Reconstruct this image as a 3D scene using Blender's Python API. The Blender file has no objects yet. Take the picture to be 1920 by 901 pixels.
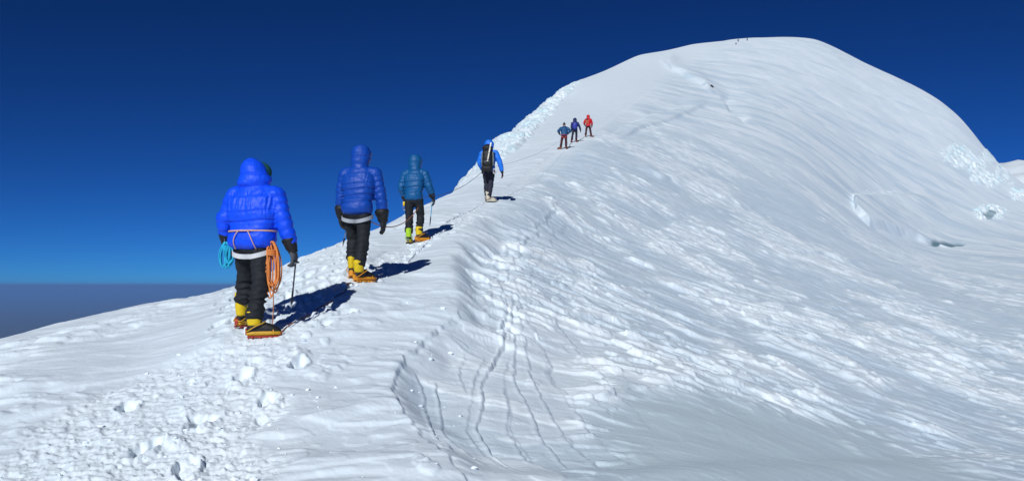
import bpy, math, random
import numpy as np
from mathutils import Vector, Matrix
random.seed(7); rng = np.random.RandomState(5)
R = math.radians
S = bpy.context.scene
COL = S.collection
F = 1507.0; U0 = 960.0; V0 = 535.0          # focal length in photo pixels, eye level row
SUN_EL, SUN_AZ = 33.0, 196.0
HAZE = 1.4e-5; STEPU = 1.9; STEPR = .0032

# ------------------------------------------------------------------ camera
cam = bpy.data.cameras.new('camera'); co = bpy.data.objects.new('camera', cam); COL.objects.link(co)
co.location = (0, 0, 0); co.rotation_euler = (R(90), 0, 0)
cam.sensor_width = 36; cam.lens = 36 * F / 1920; cam.shift_y = (V0 - 450.5) / 1920
cam.clip_start = 0.05; cam.clip_end = 2000000
S.camera = co

# ------------------------------------------------------------------ world, sun
w = bpy.data.worlds.new('World'); S.world = w; w.use_nodes = True
nt = w.node_tree; nt.nodes.clear()
out = nt.nodes.new('ShaderNodeOutputWorld'); bg = nt.nodes.new('ShaderNodeBackground')
sky = nt.nodes.new('ShaderNodeTexSky'); sky.sky_type = 'NISHITA'; sky.sun_disc = False
sky.sun_elevation = R(SUN_EL); sky.sun_rotation = R(SUN_AZ)
sky.altitude = 6000; sky.air_density = 1.0; sky.dust_density = 0.3; sky.ozone_density = 4.0
gm = nt.nodes.new('ShaderNodeGamma'); gm.inputs[1].default_value = 1.0
tcw = nt.nodes.new('ShaderNodeTexCoord'); va = nt.nodes.new('ShaderNodeVectorMath'); va.operation = 'ADD'; va.inputs[1].default_value = (0, 0, .004)
nt.links.new(tcw.outputs['Generated'], va.inputs[0]); nt.links.new(va.outputs[0], sky.inputs['Vector'])
tint = nt.nodes.new('ShaderNodeMix'); tint.data_type = 'RGBA'; tint.blend_type = 'MULTIPLY'; tint.inputs[0].default_value = 1
tint.inputs[7].default_value = (.045, .150, .25, 1)
nt.links.new(sky.outputs[0], gm.inputs[0]); nt.links.new(gm.outputs[0], tint.inputs[6]); nt.links.new(tint.outputs[2], bg.inputs[0])
gm.inputs[1].default_value = 1.42
bg.inputs[1].default_value = 0.1
nt.links.new(bg.outputs[0], out.inputs[0])
sl = bpy.data.lights.new('sun', 'SUN'); sl.energy = 3.6; sl.angle = R(0.53); sl.color = (.965, .99, 1.0)
so = bpy.data.objects.new('sun', sl); COL.objects.link(so)
sd = Vector((math.sin(R(SUN_AZ)) * math.cos(R(SUN_EL)), math.cos(R(SUN_AZ)) * math.cos(R(SUN_EL)), math.sin(R(SUN_EL))))
so.rotation_euler = sd.to_track_quat('Z', 'Y').to_euler()
S.view_settings.view_transform = 'Standard'; S.view_settings.look = 'None'
S.view_settings.exposure = 0.0; S.view_settings.gamma = 1.0

# ------------------------------------------------------------------ tagging
def tag(o, label=None, cat=None, group=None, kind=None):
    if label: o['label'] = label
    if cat: o['category'] = cat
    if group: o['group'] = group
    if kind: o['kind'] = kind
    return o
def empty(name, loc=(0, 0, 0), rz=0):
    o = bpy.data.objects.new(name, None); COL.objects.link(o)
    o.location = loc; o.rotation_euler = (0, 0, rz); o.empty_display_size = .1
    return o

# ------------------------------------------------------------------ materials
def newmat(name):
    m = bpy.data.materials.new(name); m.use_nodes = True
    n = m.node_tree; b = n.nodes['Principled BSDF']
    return m, n, b
def fabric(name, col, rough=.5, var=.25, wr=0.0, scale=14, coat=0.0, sheen=0.0, stretch=(1, 1, 1), bump=.006):
    m, n, b = newmat(name)
    tc = n.nodes.new('ShaderNodeTexCoord'); mp = n.nodes.new('ShaderNodeMapping'); mp.inputs['Scale'].default_value = stretch
    n.links.new(tc.outputs['Object'], mp.inputs[0])
    no = n.nodes.new('ShaderNodeTexNoise'); no.inputs['Scale'].default_value = scale; no.inputs['Detail'].default_value = 3
    n.links.new(mp.outputs[0], no.inputs['Vector'])
    mx = n.nodes.new('ShaderNodeMix'); mx.data_type = 'RGBA'
    mx.inputs[6].default_value = tuple(c * (1 - var) for c in col) + (1,)
    mx.inputs[7].default_value = tuple(min(1, c * (1 + var)) for c in col) + (1,)
    n.links.new(no.outputs['Fac'], mx.inputs[0]); n.links.new(mx.outputs[2], b.inputs['Base Color'])
    b.inputs['Roughness'].default_value = rough
    b.inputs['Specular IOR Level'].default_value = .32
    b.inputs['Coat Weight'].default_value = coat; b.inputs['Coat Roughness'].default_value = .3
    b.inputs['Sheen Weight'].default_value = sheen
    if wr > 0:
        bp = n.nodes.new('ShaderNodeBump'); bp.inputs['Strength'].default_value = wr; bp.inputs['Distance'].default_value = bump
        n.links.new(no.outputs['Fac'], bp.inputs['Height']); n.links.new(bp.outputs[0], b.inputs['Normal'])
    return m

# ------------------------------------------------------------------ numpy gradient noise
_perm = rng.permutation(4096).astype(np.int64)
_ang = rng.rand(4096) * 2 * np.pi; _gx = np.cos(_ang).astype(np.float32); _gy = np.sin(_ang).astype(np.float32)
def pnoise(x, y, seed=0):
    xi = np.floor(x); yi = np.floor(y); fx = (x - xi).astype(np.float32); fy = (y - yi).astype(np.float32)
    xi = xi.astype(np.int64) + seed * 131; yi = yi.astype(np.int64) + seed * 71
    def g(ix, iy, dx, dy):
        h = _perm[(_perm[ix & 4095] + iy) & 4095]
        return _gx[h] * dx + _gy[h] * dy
    u = fx * fx * fx * (fx * (fx * 6 - 15) + 10); v = fy * fy * fy * (fy * (fy * 6 - 15) + 10)
    a = g(xi, yi, fx, fy); b = g(xi + 1, yi, fx - 1, fy); c = g(xi, yi + 1, fx, fy - 1); d = g(xi + 1, yi + 1, fx - 1, fy - 1)
    return ((a + (b - a) * u) * (1 - v) + (c + (d - c) * u) * v) * 1.5
def sst(a, b, x):
    t = np.clip((x - a) / (b - a), 0, 1); return t * t * (3 - 2 * t)
def fade(lam, rho):                       # drop wavelengths the grid cannot carry at this distance
    return sst(.0035, .008, lam / rho)

# ------------------------------------------------------------------ base relief: (photo column, row, depth) survey points
SUR = {
 -1500: [(3, 1379), (6, 1304), (9, 1290)],
 -900: [(3, 1250), (6, 1010), (9, 890)],
 -400: [(4, 1030), (6.3, 845), (9.5, 732)],
 0: [(5, 901), (6.2, 800), (7.8, 712), (10.5, 635)],
 130: [(11.2, 606)],
 250: [(4.9, 901), (6.3, 775), (8.2, 680), (12, 580)],
 450: [(4.8, 901), (6.3, 765), (8.2, 638), (8.9, 606), (10.5, 568), (14, 535)],
 650: [(4.8, 901), (6.2, 770), (7.8, 660), (10.5, 526), (13, 485), (17, 455)],
 780: [(15.5, 457), (11, 530), (20, 404)],
 850: [(4.8, 901), (6.5, 765), (8.5, 645), (11, 530), (16, 438), (22, 388), (27, 368), (40, 362), (50, 357)],
 920: [(5, 901), (7, 745), (11, 560), (16, 455), (23, 379), (28, 352), (38, 338), (48, 315), (66, 276)],
 980: [(11, 585), (15, 482), (22, 397), (30, 350), (42, 310), (60, 275), (85, 248), (107, 230)],
 1060: [(5.2, 901), (8.5, 715), (14, 545), (22, 430), (32, 360), (45, 303), (54, 277), (70, 252), (100, 225), (150, 190), (180, 166)],
 1100: [(65, 255), (59, 266)],
 1300: [(2.8, 1300), (5.8, 901), (10, 730), (17, 600), (28, 490), (48, 380), (80, 290), (150, 205), (230, 150), (320, 108), (400, 84)],
 1500: [(7, 901), (12, 750), (20, 620), (35, 520), (60, 430), (100, 340), (170, 250), (280, 165), (400, 95), (500, 71)],
 1700: [(9, 901), (16, 740), (28, 620), (50, 535), (90, 475), (130, 445), (170, 400), (230, 320), (320, 230), (440, 156)],
 1900: [(10.5, 901), (20, 745), (35, 630), (70, 540), (130, 478), (180, 450), (240, 410), (290, 370), (340, 334)],
 2300: [(5, 1200), (12, 930), (25, 740), (50, 620), (110, 540), (200, 490), (300, 455)],
 3000: [(3, 1500), (8, 1150), (20, 830), (50, 670), (120, 590), (300, 540)],
 4000: [(2, 1900), (8, 1300), (30, 900), (120, 700)],
}
SIL = [(-2200, 8, 1300), (-1500, 8.5, 1290), (-900, 9, 890), (-400, 9.5, 732), (0, 10.5, 635), (130, 11.2, 606), (300, 12.5, 570), (440, 14, 537), (640, 17.5, 457), (760, 23, 405),
       (840, 42, 370), (865, 50, 341), (896, 60, 309), (929, 75, 265), (983, 110, 227), (1024, 150, 188), (1052, 180, 170), (1088, 215, 150), (1200, 320, 103), (1300, 400, 83),
       (1400, 460, 73), (1480, 495, 70), (1528, 500, 74), (1570, 490, 92), (1620, 470, 118), (1700, 440, 155), (1757, 420, 187), (1800, 400, 222), (1850, 370, 283), (1895, 340, 328), (1930, 325, 352),
       (2300, 320, 460), (3000, 320, 560), (4200, 300, 640)]
def polar(u, d):
    x = (u - U0) / F * d
    return math.atan2(x, d), math.hypot(x, d)
_c = []
for u, rows in SUR.items():
    for d, v in rows: _c.append((u, v, d))
for u, d, v in SIL:
    _c.append((u, v, d)); _c.append((u, v, d * 1.35))
for x, y, z in [(0, .6, -1.66), (-.6, .4, -1.66), (.6, .4, -1.68), (0, 1.6, -1.62), (-2, 1.5, -1.66), (2, 1.5, -1.72)]:
    _c.append((U0 + x / y * F, V0 - z / y * F, y))
pts = {}
for u, v, d in _c:
    az, rho = polar(u, d); z = -(v - V0) / F * d
    pts[(round(az, 4), round(math.log(rho), 3))] = (az, math.log(rho), z / (rho + 2))
P = np.array(list(pts.values())); AS = 5.0
PX = np.stack([P[:, 0] * AS, P[:, 1]], 1)
def kern(r2): return r2 * np.log(r2 + 1e-12) * .5
n_ = len(P)
D2 = ((PX[:, None] - PX[None]) ** 2).sum(-1)
A = np.zeros((n_ + 3, n_ + 3)); A[:n_, :n_] = kern(D2) + np.eye(n_) * 4e-3
A[:n_, n_] = 1; A[:n_, n_ + 1:] = PX; A[n_, :n_] = 1; A[n_ + 1:, :n_] = PX.T
W_ = np.linalg.solve(A, np.concatenate([P[:, 2], [0, 0, 0]]))
_saz = np.array([polar(u, d)[0] for u, d, v in SIL]); _sln = np.array([math.log(polar(u, d)[1]) for u, d, v in SIL])
AZ0, AZ1 = -R(64), R(64)
_az2 = np.linspace(_saz[0], _saz[-1], 1200); _ln2 = np.interp(_az2, _saz, _sln)
_k = np.exp(-np.linspace(-2, 2, 25) ** 2); _ln2 = np.convolve(np.pad(_ln2, 12, 'edge'), _k / _k.sum(), 'valid'); _saz, _sln = _az2, _ln2
def base_front(az, rho):
    """smooth relief at azimuth (clamped) and radius"""
    ls = np.interp(az, _saz, _sln); rs = np.exp(ls)
    lr = np.minimum(np.log(rho), ls + .25)
    X = az * AS
    acc = W_[n_] + W_[n_ + 1] * X + W_[n_ + 2] * lr
    acc = acc.astype(np.float64)
    for k in range(n_):
        r2 = (X - PX[k, 0]) ** 2 + (lr - PX[k, 1]) ** 2
        acc += W_[k] * kern(r2)
    re = np.exp(lr)
    z = acc * (re + 2)
    z = z / re * rho                       # carry on along the line of sight past the crest ...
    t = np.maximum(rho - rs, 0); wd = .32 * rs
    z = z - .62 * (np.sqrt(t * t + wd * wd) - wd)      # ... and fall away behind it
    far = sst(700, 6500, rho)
    return z * (1 - far) + (-3000) * far, rs

def seg_dist(u, v, poly):
    """signed distance (right of the polyline's travel positive) and arc fraction"""
    best = np.full(u.shape, 1e9, np.float32); sign = np.zeros(u.shape, np.float32); arc = np.zeros(u.shape, np.float32)
    n = len(poly) - 1
    for i in range(n):
        ax, ay = poly[i]; bx, by = poly[i + 1]
        dx, dy = bx - ax, by - ay; L2 = dx * dx + dy * dy
        t = np.clip(((u - ax) * dx + (v - ay) * dy) / L2, 0, 1)
        ex = u - (ax + t * dx); ey = v - (ay + t * dy); dd = np.sqrt(ex * ex + ey * ey)
        s = np.sign(dx * (v - ay) - dy * (u - ax))
        m = dd < best
        best = np.where(m, dd, best); sign = np.where(m, s, sign); arc = np.where(m, (i + t) / n, arc)
    return best * sign, arc

KINK = [(935, 376), (900, 412), (862, 450), (848, 500), (852, 560), (858, 594), (823, 616), (800, 640), (760, 664), (742, 692), (737, 738), (760, 779), (818, 831), (864, 877), (930, 960)]
CRUST = [
 ([(948, 530), (950, 580), (942, 629), (919, 669), (899, 721), (901, 773), (925, 819), (956, 854), (997, 892)], 1.3),
 ([(962, 520), (960, 580), (965, 640), (971, 704), (991, 756), (1020, 808), (1066, 860), (1112, 894)], 1.0),
 ([(975, 500), (974, 570), (985, 640), (1005, 690), (1022, 750), (1060, 808), (1120, 854), (1190, 885)], .8),
 ([(815, 690), (823, 727), (835, 779), (881, 831), (930, 862)], .9),
 ([(770, 680), (789, 700), (800, 750), (823, 796), (870, 845)], 1.0),
 ([(945, 700), (945, 732), (956, 785), (979, 825), (1010, 860)], .7),
 ([(870, 640), (868, 690), (872, 720)], .5),
 ([(1062, 372), (1030, 400), (985, 440), (950, 490), (940, 540), (948, 600), (962, 650)], .7), ([(1085, 385), (1040, 430), (1000, 480), (985, 530), (990, 590), (1010, 650), (1050, 720)], .3), ([(985, 420), (935, 470), (920, 520), (925, 580)], .4),
 ([(1000, 600), (1012, 640), (1045, 700), (1085, 760)], .5),
] + [([((a[0] + b[0]) / 2 + 4, (a[1] + b[1]) / 2) for a, b in zip(p_, q_)], k_) for p_, q_, k_ in (
  ([(942, 629), (919, 669), (899, 721), (901, 773), (925, 819), (956, 854), (997, 892)], [(870, 640), (868, 690), (852, 730), (855, 780), (888, 831), (930, 862), (960, 890)], .55),
  ([(942, 629), (919, 669), (899, 721), (901, 773), (925, 819), (956, 854), (997, 892)], [(965, 640), (971, 704), (991, 756), (1020, 808), (1066, 860), (1112, 894), (1140, 915)], .4),
  ([(985, 640), (1005, 690), (1022, 750), (1060, 808), (1120, 854), (1190, 885)], [(1030, 640), (1060, 690), (1100, 750), (1150, 808), (1230, 850), (1300, 880)], .5),
  ([(1000, 560), (1030, 620), (1070, 690), (1130, 760), (1200, 810)], [(1030, 540), (1080, 610), (1130, 680), (1180, 740), (1260, 790)], .4))]
PATHC = np.array([(950, 190, 270), (901, 200, 260), (800, 300, 210), (700, 400, 150), (650, 480, 75), (632, 500, 62), (600, 545, 48), (560, 600, 42), (530, 650, 38), (500, 705, 34), (460, 780, 26), (420, 850, 20), (385, 908, 15), (355, 955, 11), (300, 1030, 8), (277, 1062, 6), (240, 1120, 5), (150, 1250, 2)])[::-1]
BERG = [(1600, 366), (1606, 398), (1630, 424), (1690, 446), (1752, 461)]
LONG = [([(1190, 318), (1240, 340), (1330, 365), (1425, 404)], .0045, 5), ([(1440, 468), (1540, 482), (1645, 506)], .003, 3), ([(1640, 500), (1760, 512), (1900, 545)], 0.0022, 4),
        ([(1370, 615), (1480, 655), (1560, 695), (1640, 742)], 0.0045, 5), ([(1660, 612), (1740, 622), (1810, 640)], 0.0033, 4), ([(1830, 655), (1925, 664)], 0.0033, 4),
        ([(1500, 570), (1600, 580), (1700, 590)], 0.0022, 4), ([(1240, 108), (1262, 130), (1300, 150), (1345, 178)], .006, 7), ([(1335, 160), (1390, 185), (1450, 198), (1560, 210)], -.005, 7),
        ([(1350, 178), (1372, 205), (1400, 232)], -.005, 7), ([(1150, 262), (1220, 235), (1290, 214), (1330, 190)], .003, 7), ([(1130, 250), (1230, 210), (1300, 195)], -.003, 8)]
CLODS = [(545, 668, .055, 20), (566, 662, .045, 16), (590, 700, .03, 22), (625, 678, .03, 30), (600, 702, .022, 22), (498, 745, .03, 14), (490, 785, -.05, 12), (512, 760, .03, 12), (370, 785, -.06, 16), (385, 800, .05, 16), (350, 775, .04, 14),
         (330, 830, .05, 18), (360, 870, .05, 20), (345, 895, -.05, 16), (280, 845, .03, 18), (690, 500, .04, 9), (720, 495, .03, 8), (715, 510, .03, 7), (1065, 515, .05, 16), (1045, 508, .04, 10), (790, 868, .04, 16), (805, 880, .04, 20),
         (835, 825, .025, 12), (595, 615, .045, 11), (575, 632, .03, 9), (610, 640, .03, 8), (470, 690, .04, 14), (440, 720, .035, 14), (1000, 700, .02, 14)]
FEET = []      # filled with world boot spots before the ground is meshed

def relief(x, y, detail=True):
    """height, ice mask, glaze mask, snow tone mask with painted sunlit streaks for world x, y arrays"""
    rho = np.hypot(x, y); az = np.arctan2(x, y)
    azc = np.clip(az, AZ0, AZ1)
    z, rs = base_front(azc, np.maximum(rho, .3))
    mb = np.abs(az) > AZ1
    if mb.any():
        rb = np.maximum(rho[mb], .3); ab = az[mb]
        zL, _ = base_front(np.full_like(rb, AZ0), rb); zR, _ = base_front(np.full_like(rb, AZ1), rb)
        a = np.abs(ab) - AZ1; span = math.pi - AZ1
        f = sst(0, 1, np.where(ab > 0, .5 * a / span, 1 - .5 * a / span))
        z[mb] = zR * (1 - f) + zL * f - sst(3, 60, rb) * .12 * rb * np.sin(np.clip(a / span, 0, 1) * np.pi / 2)
    if not detail: return z
    d = np.maximum(rho * np.cos(azc), .2)
    u = U0 + F * np.tan(azc); v = V0 - F * z / d
    front = (np.abs(az) < AZ1).astype(np.float32)
    vis = sst(1.12, .98, rho / rs) * front
    kd, ka = seg_dist(u, v, KINK); kd = np.abs(kd) * np.sign(u - np.interp(v, [p[1] for p in KINK], [p[0] for p in KINK]))
    kd = np.where(v < 376, (u - 935) + (376 - v) * -1.3, kd)
    right = sst(-10, 60, kd)
    far = sst(45, 130, rho)
    # trodden track
    pc = np.interp(v, PATHC[:, 0], PATHC[:, 1]); pw = np.interp(v, PATHC[:, 0], PATHC[:, 2])
    warp = pnoise(x * 1.3, y * 1.3, 3) * .35
    churn = sst(1.15, .75, np.abs(u - pc) / pw + warp) * front * (v > 150)
    # glazed hollow bottom right
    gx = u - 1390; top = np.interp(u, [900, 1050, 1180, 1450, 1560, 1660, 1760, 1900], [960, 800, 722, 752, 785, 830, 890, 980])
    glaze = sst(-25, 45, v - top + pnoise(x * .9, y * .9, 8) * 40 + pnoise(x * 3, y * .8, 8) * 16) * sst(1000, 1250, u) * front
    # ice walls
    serl = np.interp(u, [840, 866, 896, 940, 985, 1019, 1045, 1070, 1095], [372, 356, 334, 303, 268, 228, 200, 176, 150])
    ice1 = sst(3, -5, v - serl + pnoise(x * .12, y * .12, 9) * 8) * sst(838, 860, u) * sst(1098, 1070, u) * sst(40, 46, rho) * vis
    def blob(cu, cv, a, b, n=0):
        q = ((u - cu) / a) ** 2 + ((v - cv) / b) ** 2
        return sst(1.2, .6, q + pnoise(u * .06, v * .1, 17 + n) * .8)
    ice2 = np.clip(blob(1800, 292, 32, 22) + blob(1862, 336, 38, 15, 1) + blob(1855, 400, 36, 13, 2) + .35 * blob(1650, 366, 60, 7, 3) + blob(1830, 310, 22, 16, 6) + blob(1905, 362, 20, 12, 4) + blob(1856, 292, 14, 16, 8) + blob(1882, 320, 14, 14, 9) + .6 * blob(1775, 285, 14, 8, 10), 0, 1) * vis * far
    ice = np.clip(ice1 + ice2, 0, 1)
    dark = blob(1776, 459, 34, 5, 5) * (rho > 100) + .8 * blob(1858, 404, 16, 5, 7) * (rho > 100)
    h = np.zeros_like(z)
    smooth = 1 - .9 * glaze
    jag0 = pnoise(x * 1.1, y * 1.1, 24) * 18
    # the lip of the crest: right side drops away
    h += -d * (.017 * sst(-4, 52, kd + jag0) * sst(905, 850, v) - .017 * sst(60, 420, kd)) * sst(376, 450, v) * sst(4, 6, rho)
    jag = pnoise(x * 2.2, y * 2.2, 21) * 9 + pnoise(x * 7, y * 7, 22) * 5
    h += -d * .0042 * sst(-3, 3, kd + jag) * sst(575, 600, v) * sst(60, 12, kd) * (kd < 200)
    for poly, a in CRUST:
        s, ar = seg_dist(u, v, poly); s = np.abs(s) * np.sign(u - np.interp(v, [p[1] for p in poly], [p[0] for p in poly]))
        s = s + jag * .5 + pnoise(x * .9, y * .9, 25) * 10; thin = .6 + sst(-.3, .3, pnoise(x * 1.6 + poly[0][0], y * 1.6, 26)) * .5
        en = sst(0, .12, ar) * sst(1, .85, ar)
        cut = np.where(s > 0, np.exp(-s / 16), np.exp(s / 1.2) * .3)
        h += -d * .0029 * a * thin * cut * en * (np.abs(s) < 90) * front
        h += d * .0012 * a * thin * np.exp(-((s + 4) / 4) ** 2) * en * front
    for poly, a, wd in LONG:
        s, ar = seg_dist(u, v, poly); s = s + pnoise(u * .03, v * .05, 23) * 4
        en = sst(0, .2, ar) * sst(1, .8, ar)
        h += d * a * en * np.where(s > 0, np.exp(-(s / (wd * .45)) ** 2), np.exp(-(s / (wd * 2.2)) ** 2)) * vis
    s, ar = seg_dist(u, v, BERG)
    h += d * .011 * sst(1.8, -1.8, s + pnoise(u * .04, v * .04, 31) * 2) * sst(-200, -25, s) * sst(362, 384, v) * sst(1800, 1690, u) * vis * far
    for cu, cv, a, wd in CLODS:
        q = ((u - cu) / wd) ** 2 + ((v - cv) / (wd * .55)) ** 2
        m = q < 6
        if m.any():
            q = q + pnoise(x * 14, y * 14, 41) * .7
            h += np.where(m, a * .6 * sst(1.5, .3, q) * (d / 7) ** .6, 0)
    # steps trodden into the track
    for fx, fy, ang, dep in STEPS:
        dep = dep * (.7 if fy > 8.6 else .3) if dep < .061 else .046
        m = (np.abs(x - fx) < .4) & (np.abs(y - fy) < .4)
        if m.any():
            ca, sa = math.cos(ang), math.sin(ang)
            lx = (x - fx) * ca + (y - fy) * sa; ly = -(x - fx) * sa + (y - fy) * ca
            q = np.sqrt((lx / .075) ** 2 + (ly / .17) ** 2) + pnoise(x * 12, y * 12, 43) * .25
            h += np.where(m, -dep * sst(1.05, .75, q) + dep * .45 * np.exp(-((q - 1.25) / .22) ** 2), 0)
    # track texture: broken crust and crumbs
    for lam, amp, sd_ in [(.6, .010, 50), (.25, .003, 51), (.12, .0055, 52), (.07, .0088, 53), (.04, .0066, 54)]:
        f = fade(lam, rho)
        b = pnoise(x / lam + pnoise(x / lam * .7, y / lam * .7, 55) * .8, y / (lam * .8), sd_)
        h += churn * amp * f * (b * 1.1 + .5 * sst(.02, .2, b) - .3)
    # wind crust on the flat left side
    def scallop(lam, asp, seed, push=.35, ca=1.0, sa=0.0):
        X_ = (x * ca + y * sa) / (lam * asp); Y_ = (-x * sa + y * ca) / lam
        n0 = pnoise(X_, Y_, seed)
        return pnoise(X_, Y_ + push * n0, seed)       # faces towards the wind side stand steep, backs run out long
    left = (1 - right) * (1 - .85 * churn)
    pl = .35 + sst(-.25, .3, pnoise(x * .45, y * .4, 66)) * (.6 + .8 * sst(3, -3, u / 100 - 3.5))
    fresh_lit = np.zeros_like(z)  # new snow against wind crust; sunlit scarp contrast painted in as well
    for lam, amp, asp, sd_ in [(1.8, .030, 1.8, 62), (.7, .022, 1.9, 63), (.32, .016, 1.8, 64), (.14, .006, 1.5, 65)]:
        nn = scallop(lam, asp, sd_, .35, .96, .28)
        h += left * fade(lam, rho) * amp * (sst(.05, .25, nn) * .9 + nn * .5) * (pl if lam < 1 else 1)
    # sastrugi on the right-hand flank
    wx = pnoise(x * .11, y * .11, 71) * 1.2; wy = pnoise(x * .11, y * .11, 72) * 1.2
    cx, cy = .99, .12
    al = (x + wx) * cx + (y + wy) * cy; ac = -(x + wx) * cy + (y + wy) * cx
    big = pnoise(x * .10 + 5, y * .055, 73) + .6 * pnoise(x * .4, y * .22, 82)
    patch = .46 + .75 * sst(-.15, .4, big + .5 * pnoise(x * 1.3, y * .8, 87))
    quiet = 1 - .8 * sst(600, 660, v) * sst(1150, 1040, u)
    nearcrest = np.exp(-((kd - 70) / 70) ** 2) * sst(380, 440, v) * sst(640, 560, v)
    for lam, amp, asp, sd_ in [(60, .35, 1.5, 74), (22, .13, 1.6, 75), (8, .055, 1.8, 76), (3.2, .045, 1.8, 77), (1.4, .034, 1.8, 78), (.62, .046, 1.7, 79), (.31, .032, 1.6, 80), (.15, .010, 1.5, 81)]:
        nn = scallop(lam, asp, sd_, .45, cx, cy)
        lo, hi = (.14, .22) if lam < 1 else (.08, .22) if lam < 2 else (-.02, .2)
        sh = sst(lo, hi, nn) * .9 + nn * .25
        gate = sst(30, 60, rho) if lam > 20 else 1.0
        near = sst(7, 14, rho) * .7 + .3 if lam > 2 else 1.0
        am = amp * (patch if lam < 4 else 1.0)
        h += right * smooth * quiet * fade(lam, rho) * am * gate * near * sh * (1 - .75 * churn) * (1 - .75 * sst(110, 260, rho) * (lam < 30))
        fresh_lit += sst(lo - .05, hi, nn) * fade(lam, rho) * patch * (1 - .7 * sst(110, 260, rho)) * {8: .15, 3.2: .25, 1.4: .35, .62: .5, .3: .4}.get(lam, 0)
    fresh_lit += .22 * sst(-.1, .3, big)
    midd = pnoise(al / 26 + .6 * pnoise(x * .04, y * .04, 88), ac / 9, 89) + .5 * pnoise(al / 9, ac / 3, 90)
    fresh_lit += sst(60, 150, rho) * (.55 * sst(-.35, .1, midd + .5 * sst(240, 380, rho)) - .1)
    h += right * sst(60, 130, rho) * .06 * sst(-.1, .15, midd)
    # fluted snow below the crest
    fl = pnoise(ac / .55 + .4 * pnoise(al * .7, ac * .7, 83), al / 5.5, 84)
    h += nearcrest * .045 * (1 - np.abs(fl) * 2) * fade(.5, rho)
    # dark gullies between: broad soft hollows in the hollow
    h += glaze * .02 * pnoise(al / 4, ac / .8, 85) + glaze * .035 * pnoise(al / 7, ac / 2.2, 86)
    # ice blocks
    for lam, amp, sd_ in [(14, .22, 91), (5, .34, 92), (2.2, .34, 93), (1.1, .26, 94), (.55, .15, 95)]:
        b = np.abs(pnoise((x + z * .6) / lam, (y * .35 + z * .9) / lam, sd_)) * 2
        h += ice * amp * fade(lam, rho) * (sst(.1, .6, b) - .5) * (np.clip(rho / 110, .35, 1.3) + 1.3 * ice2) * (1 - .7 * ice2 * (lam < 2))
    h += -dark * .5
    # keep the ground under each boot flat
    for fx, fy in FEET:
        m = np.exp(-(((x - fx) ** 2 + (y - fy) ** 2) / .16 ** 2) ** 1.5)
        h = h * (1 - .9 * m)
    fr = sst(40, 400, rho) * 1.0
    h = h * np.where(front > 0, 1, .4)
    fresh_lit = np.clip(fresh_lit, 0, 1) * right * (1 - glaze) + (1 - right) * .72 + churn * .15 + .1 * sst(120, 300, rho) * right
    return z + h, ice, glaze, np.clip(fresh_lit, 0, 1), dark, right
STEPS = []

def zat(x, y, detail=True):
    r = relief(np.array([x], float), np.array([y], float), detail)
    return float((r[0] if detail else r)[0])
def from_px(u, v_hint_d):
    d = v_hint_d; return (u - U0) / F * d, d
def find_d(u, v, d0, d1):
    """depth at which the ground shows at photo row v in column u"""
    ds = np.linspace(d0, d1, 400); xs = (u - U0) / F * ds
    z = relief(xs, ds, False); vv = V0 - F * z / ds
    return float(ds[np.argmin(np.abs(vv - v))])

# ------------------------------------------------------------------ people: where they stand
# name, column, depth
CL = [('c1', 475, 8.25), ('c2', 668, 10.6), ('c3', 775, 15.5), ('c4', 916, 23.0), ('c5', 1058, 53.0), ('c6', 1078, 58.5), ('c7', 1101, 64.0)]
POS = {n: ((u - U0) / F * d, d) for n, u, d in CL}
import sys
# footprints along the track
_pp = []
for v in np.linspace(395, 900, 60):
    u = float(np.interp(v, PATHC[:, 0], PATHC[:, 1])) + (60 if v > 640 else 12) * (1 if v > 600 else 1)
    d = find_d(u, v, 3.5, 24); _pp.append(((u - U0) / F * d, d))
acc = 0; last = _pp[0]; side = 1
for p in _pp[1:]:
    L = math.hypot(p[0] - last[0], p[1] - last[1])
    while L > .34:
        t = .34 / L; last = (last[0] + (p[0] - last[0]) * t, last[1] + (p[1] - last[1]) * t)
        L = math.hypot(p[0] - last[0], p[1] - last[1]); side = -side
        ang = random.uniform(-.4, .4)
        STEPS.append((last[0] + side * .13 + random.uniform(-.08, .08), last[1] + random.uniform(-.08, .08), ang, random.uniform(.02, .05)))
for k in range(24):       # scattered older prints
    v = random.uniform(640, 900); pcx = float(np.interp(v, PATHC[:, 0], PATHC[:, 1])); pwx = float(np.interp(v, PATHC[:, 0], PATHC[:, 2]))
    u = pcx + random.uniform(-1, 1.05) * pwx; d = find_d(u, v, 3.5, 12)
    STEPS.append(((u - U0) / F * d, d, random.uniform(-.5, .5), random.uniform(.008, .02)))
for u, v, an in [(560, 684, .1), (502, 752, .35), (380, 792, -.3), (604, 612, -.5), (648, 588, -.6), (350, 878, .2), (270, 845, -.2), (455, 705, .1), (700, 520, -.6), (735, 500, -.6), (238, 762, .3)]:
    d = find_d(u, v, 3.5, 16); STEPS.append(((u - U0) / F * d, d, an, .064 if v > 700 else .062))

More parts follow.
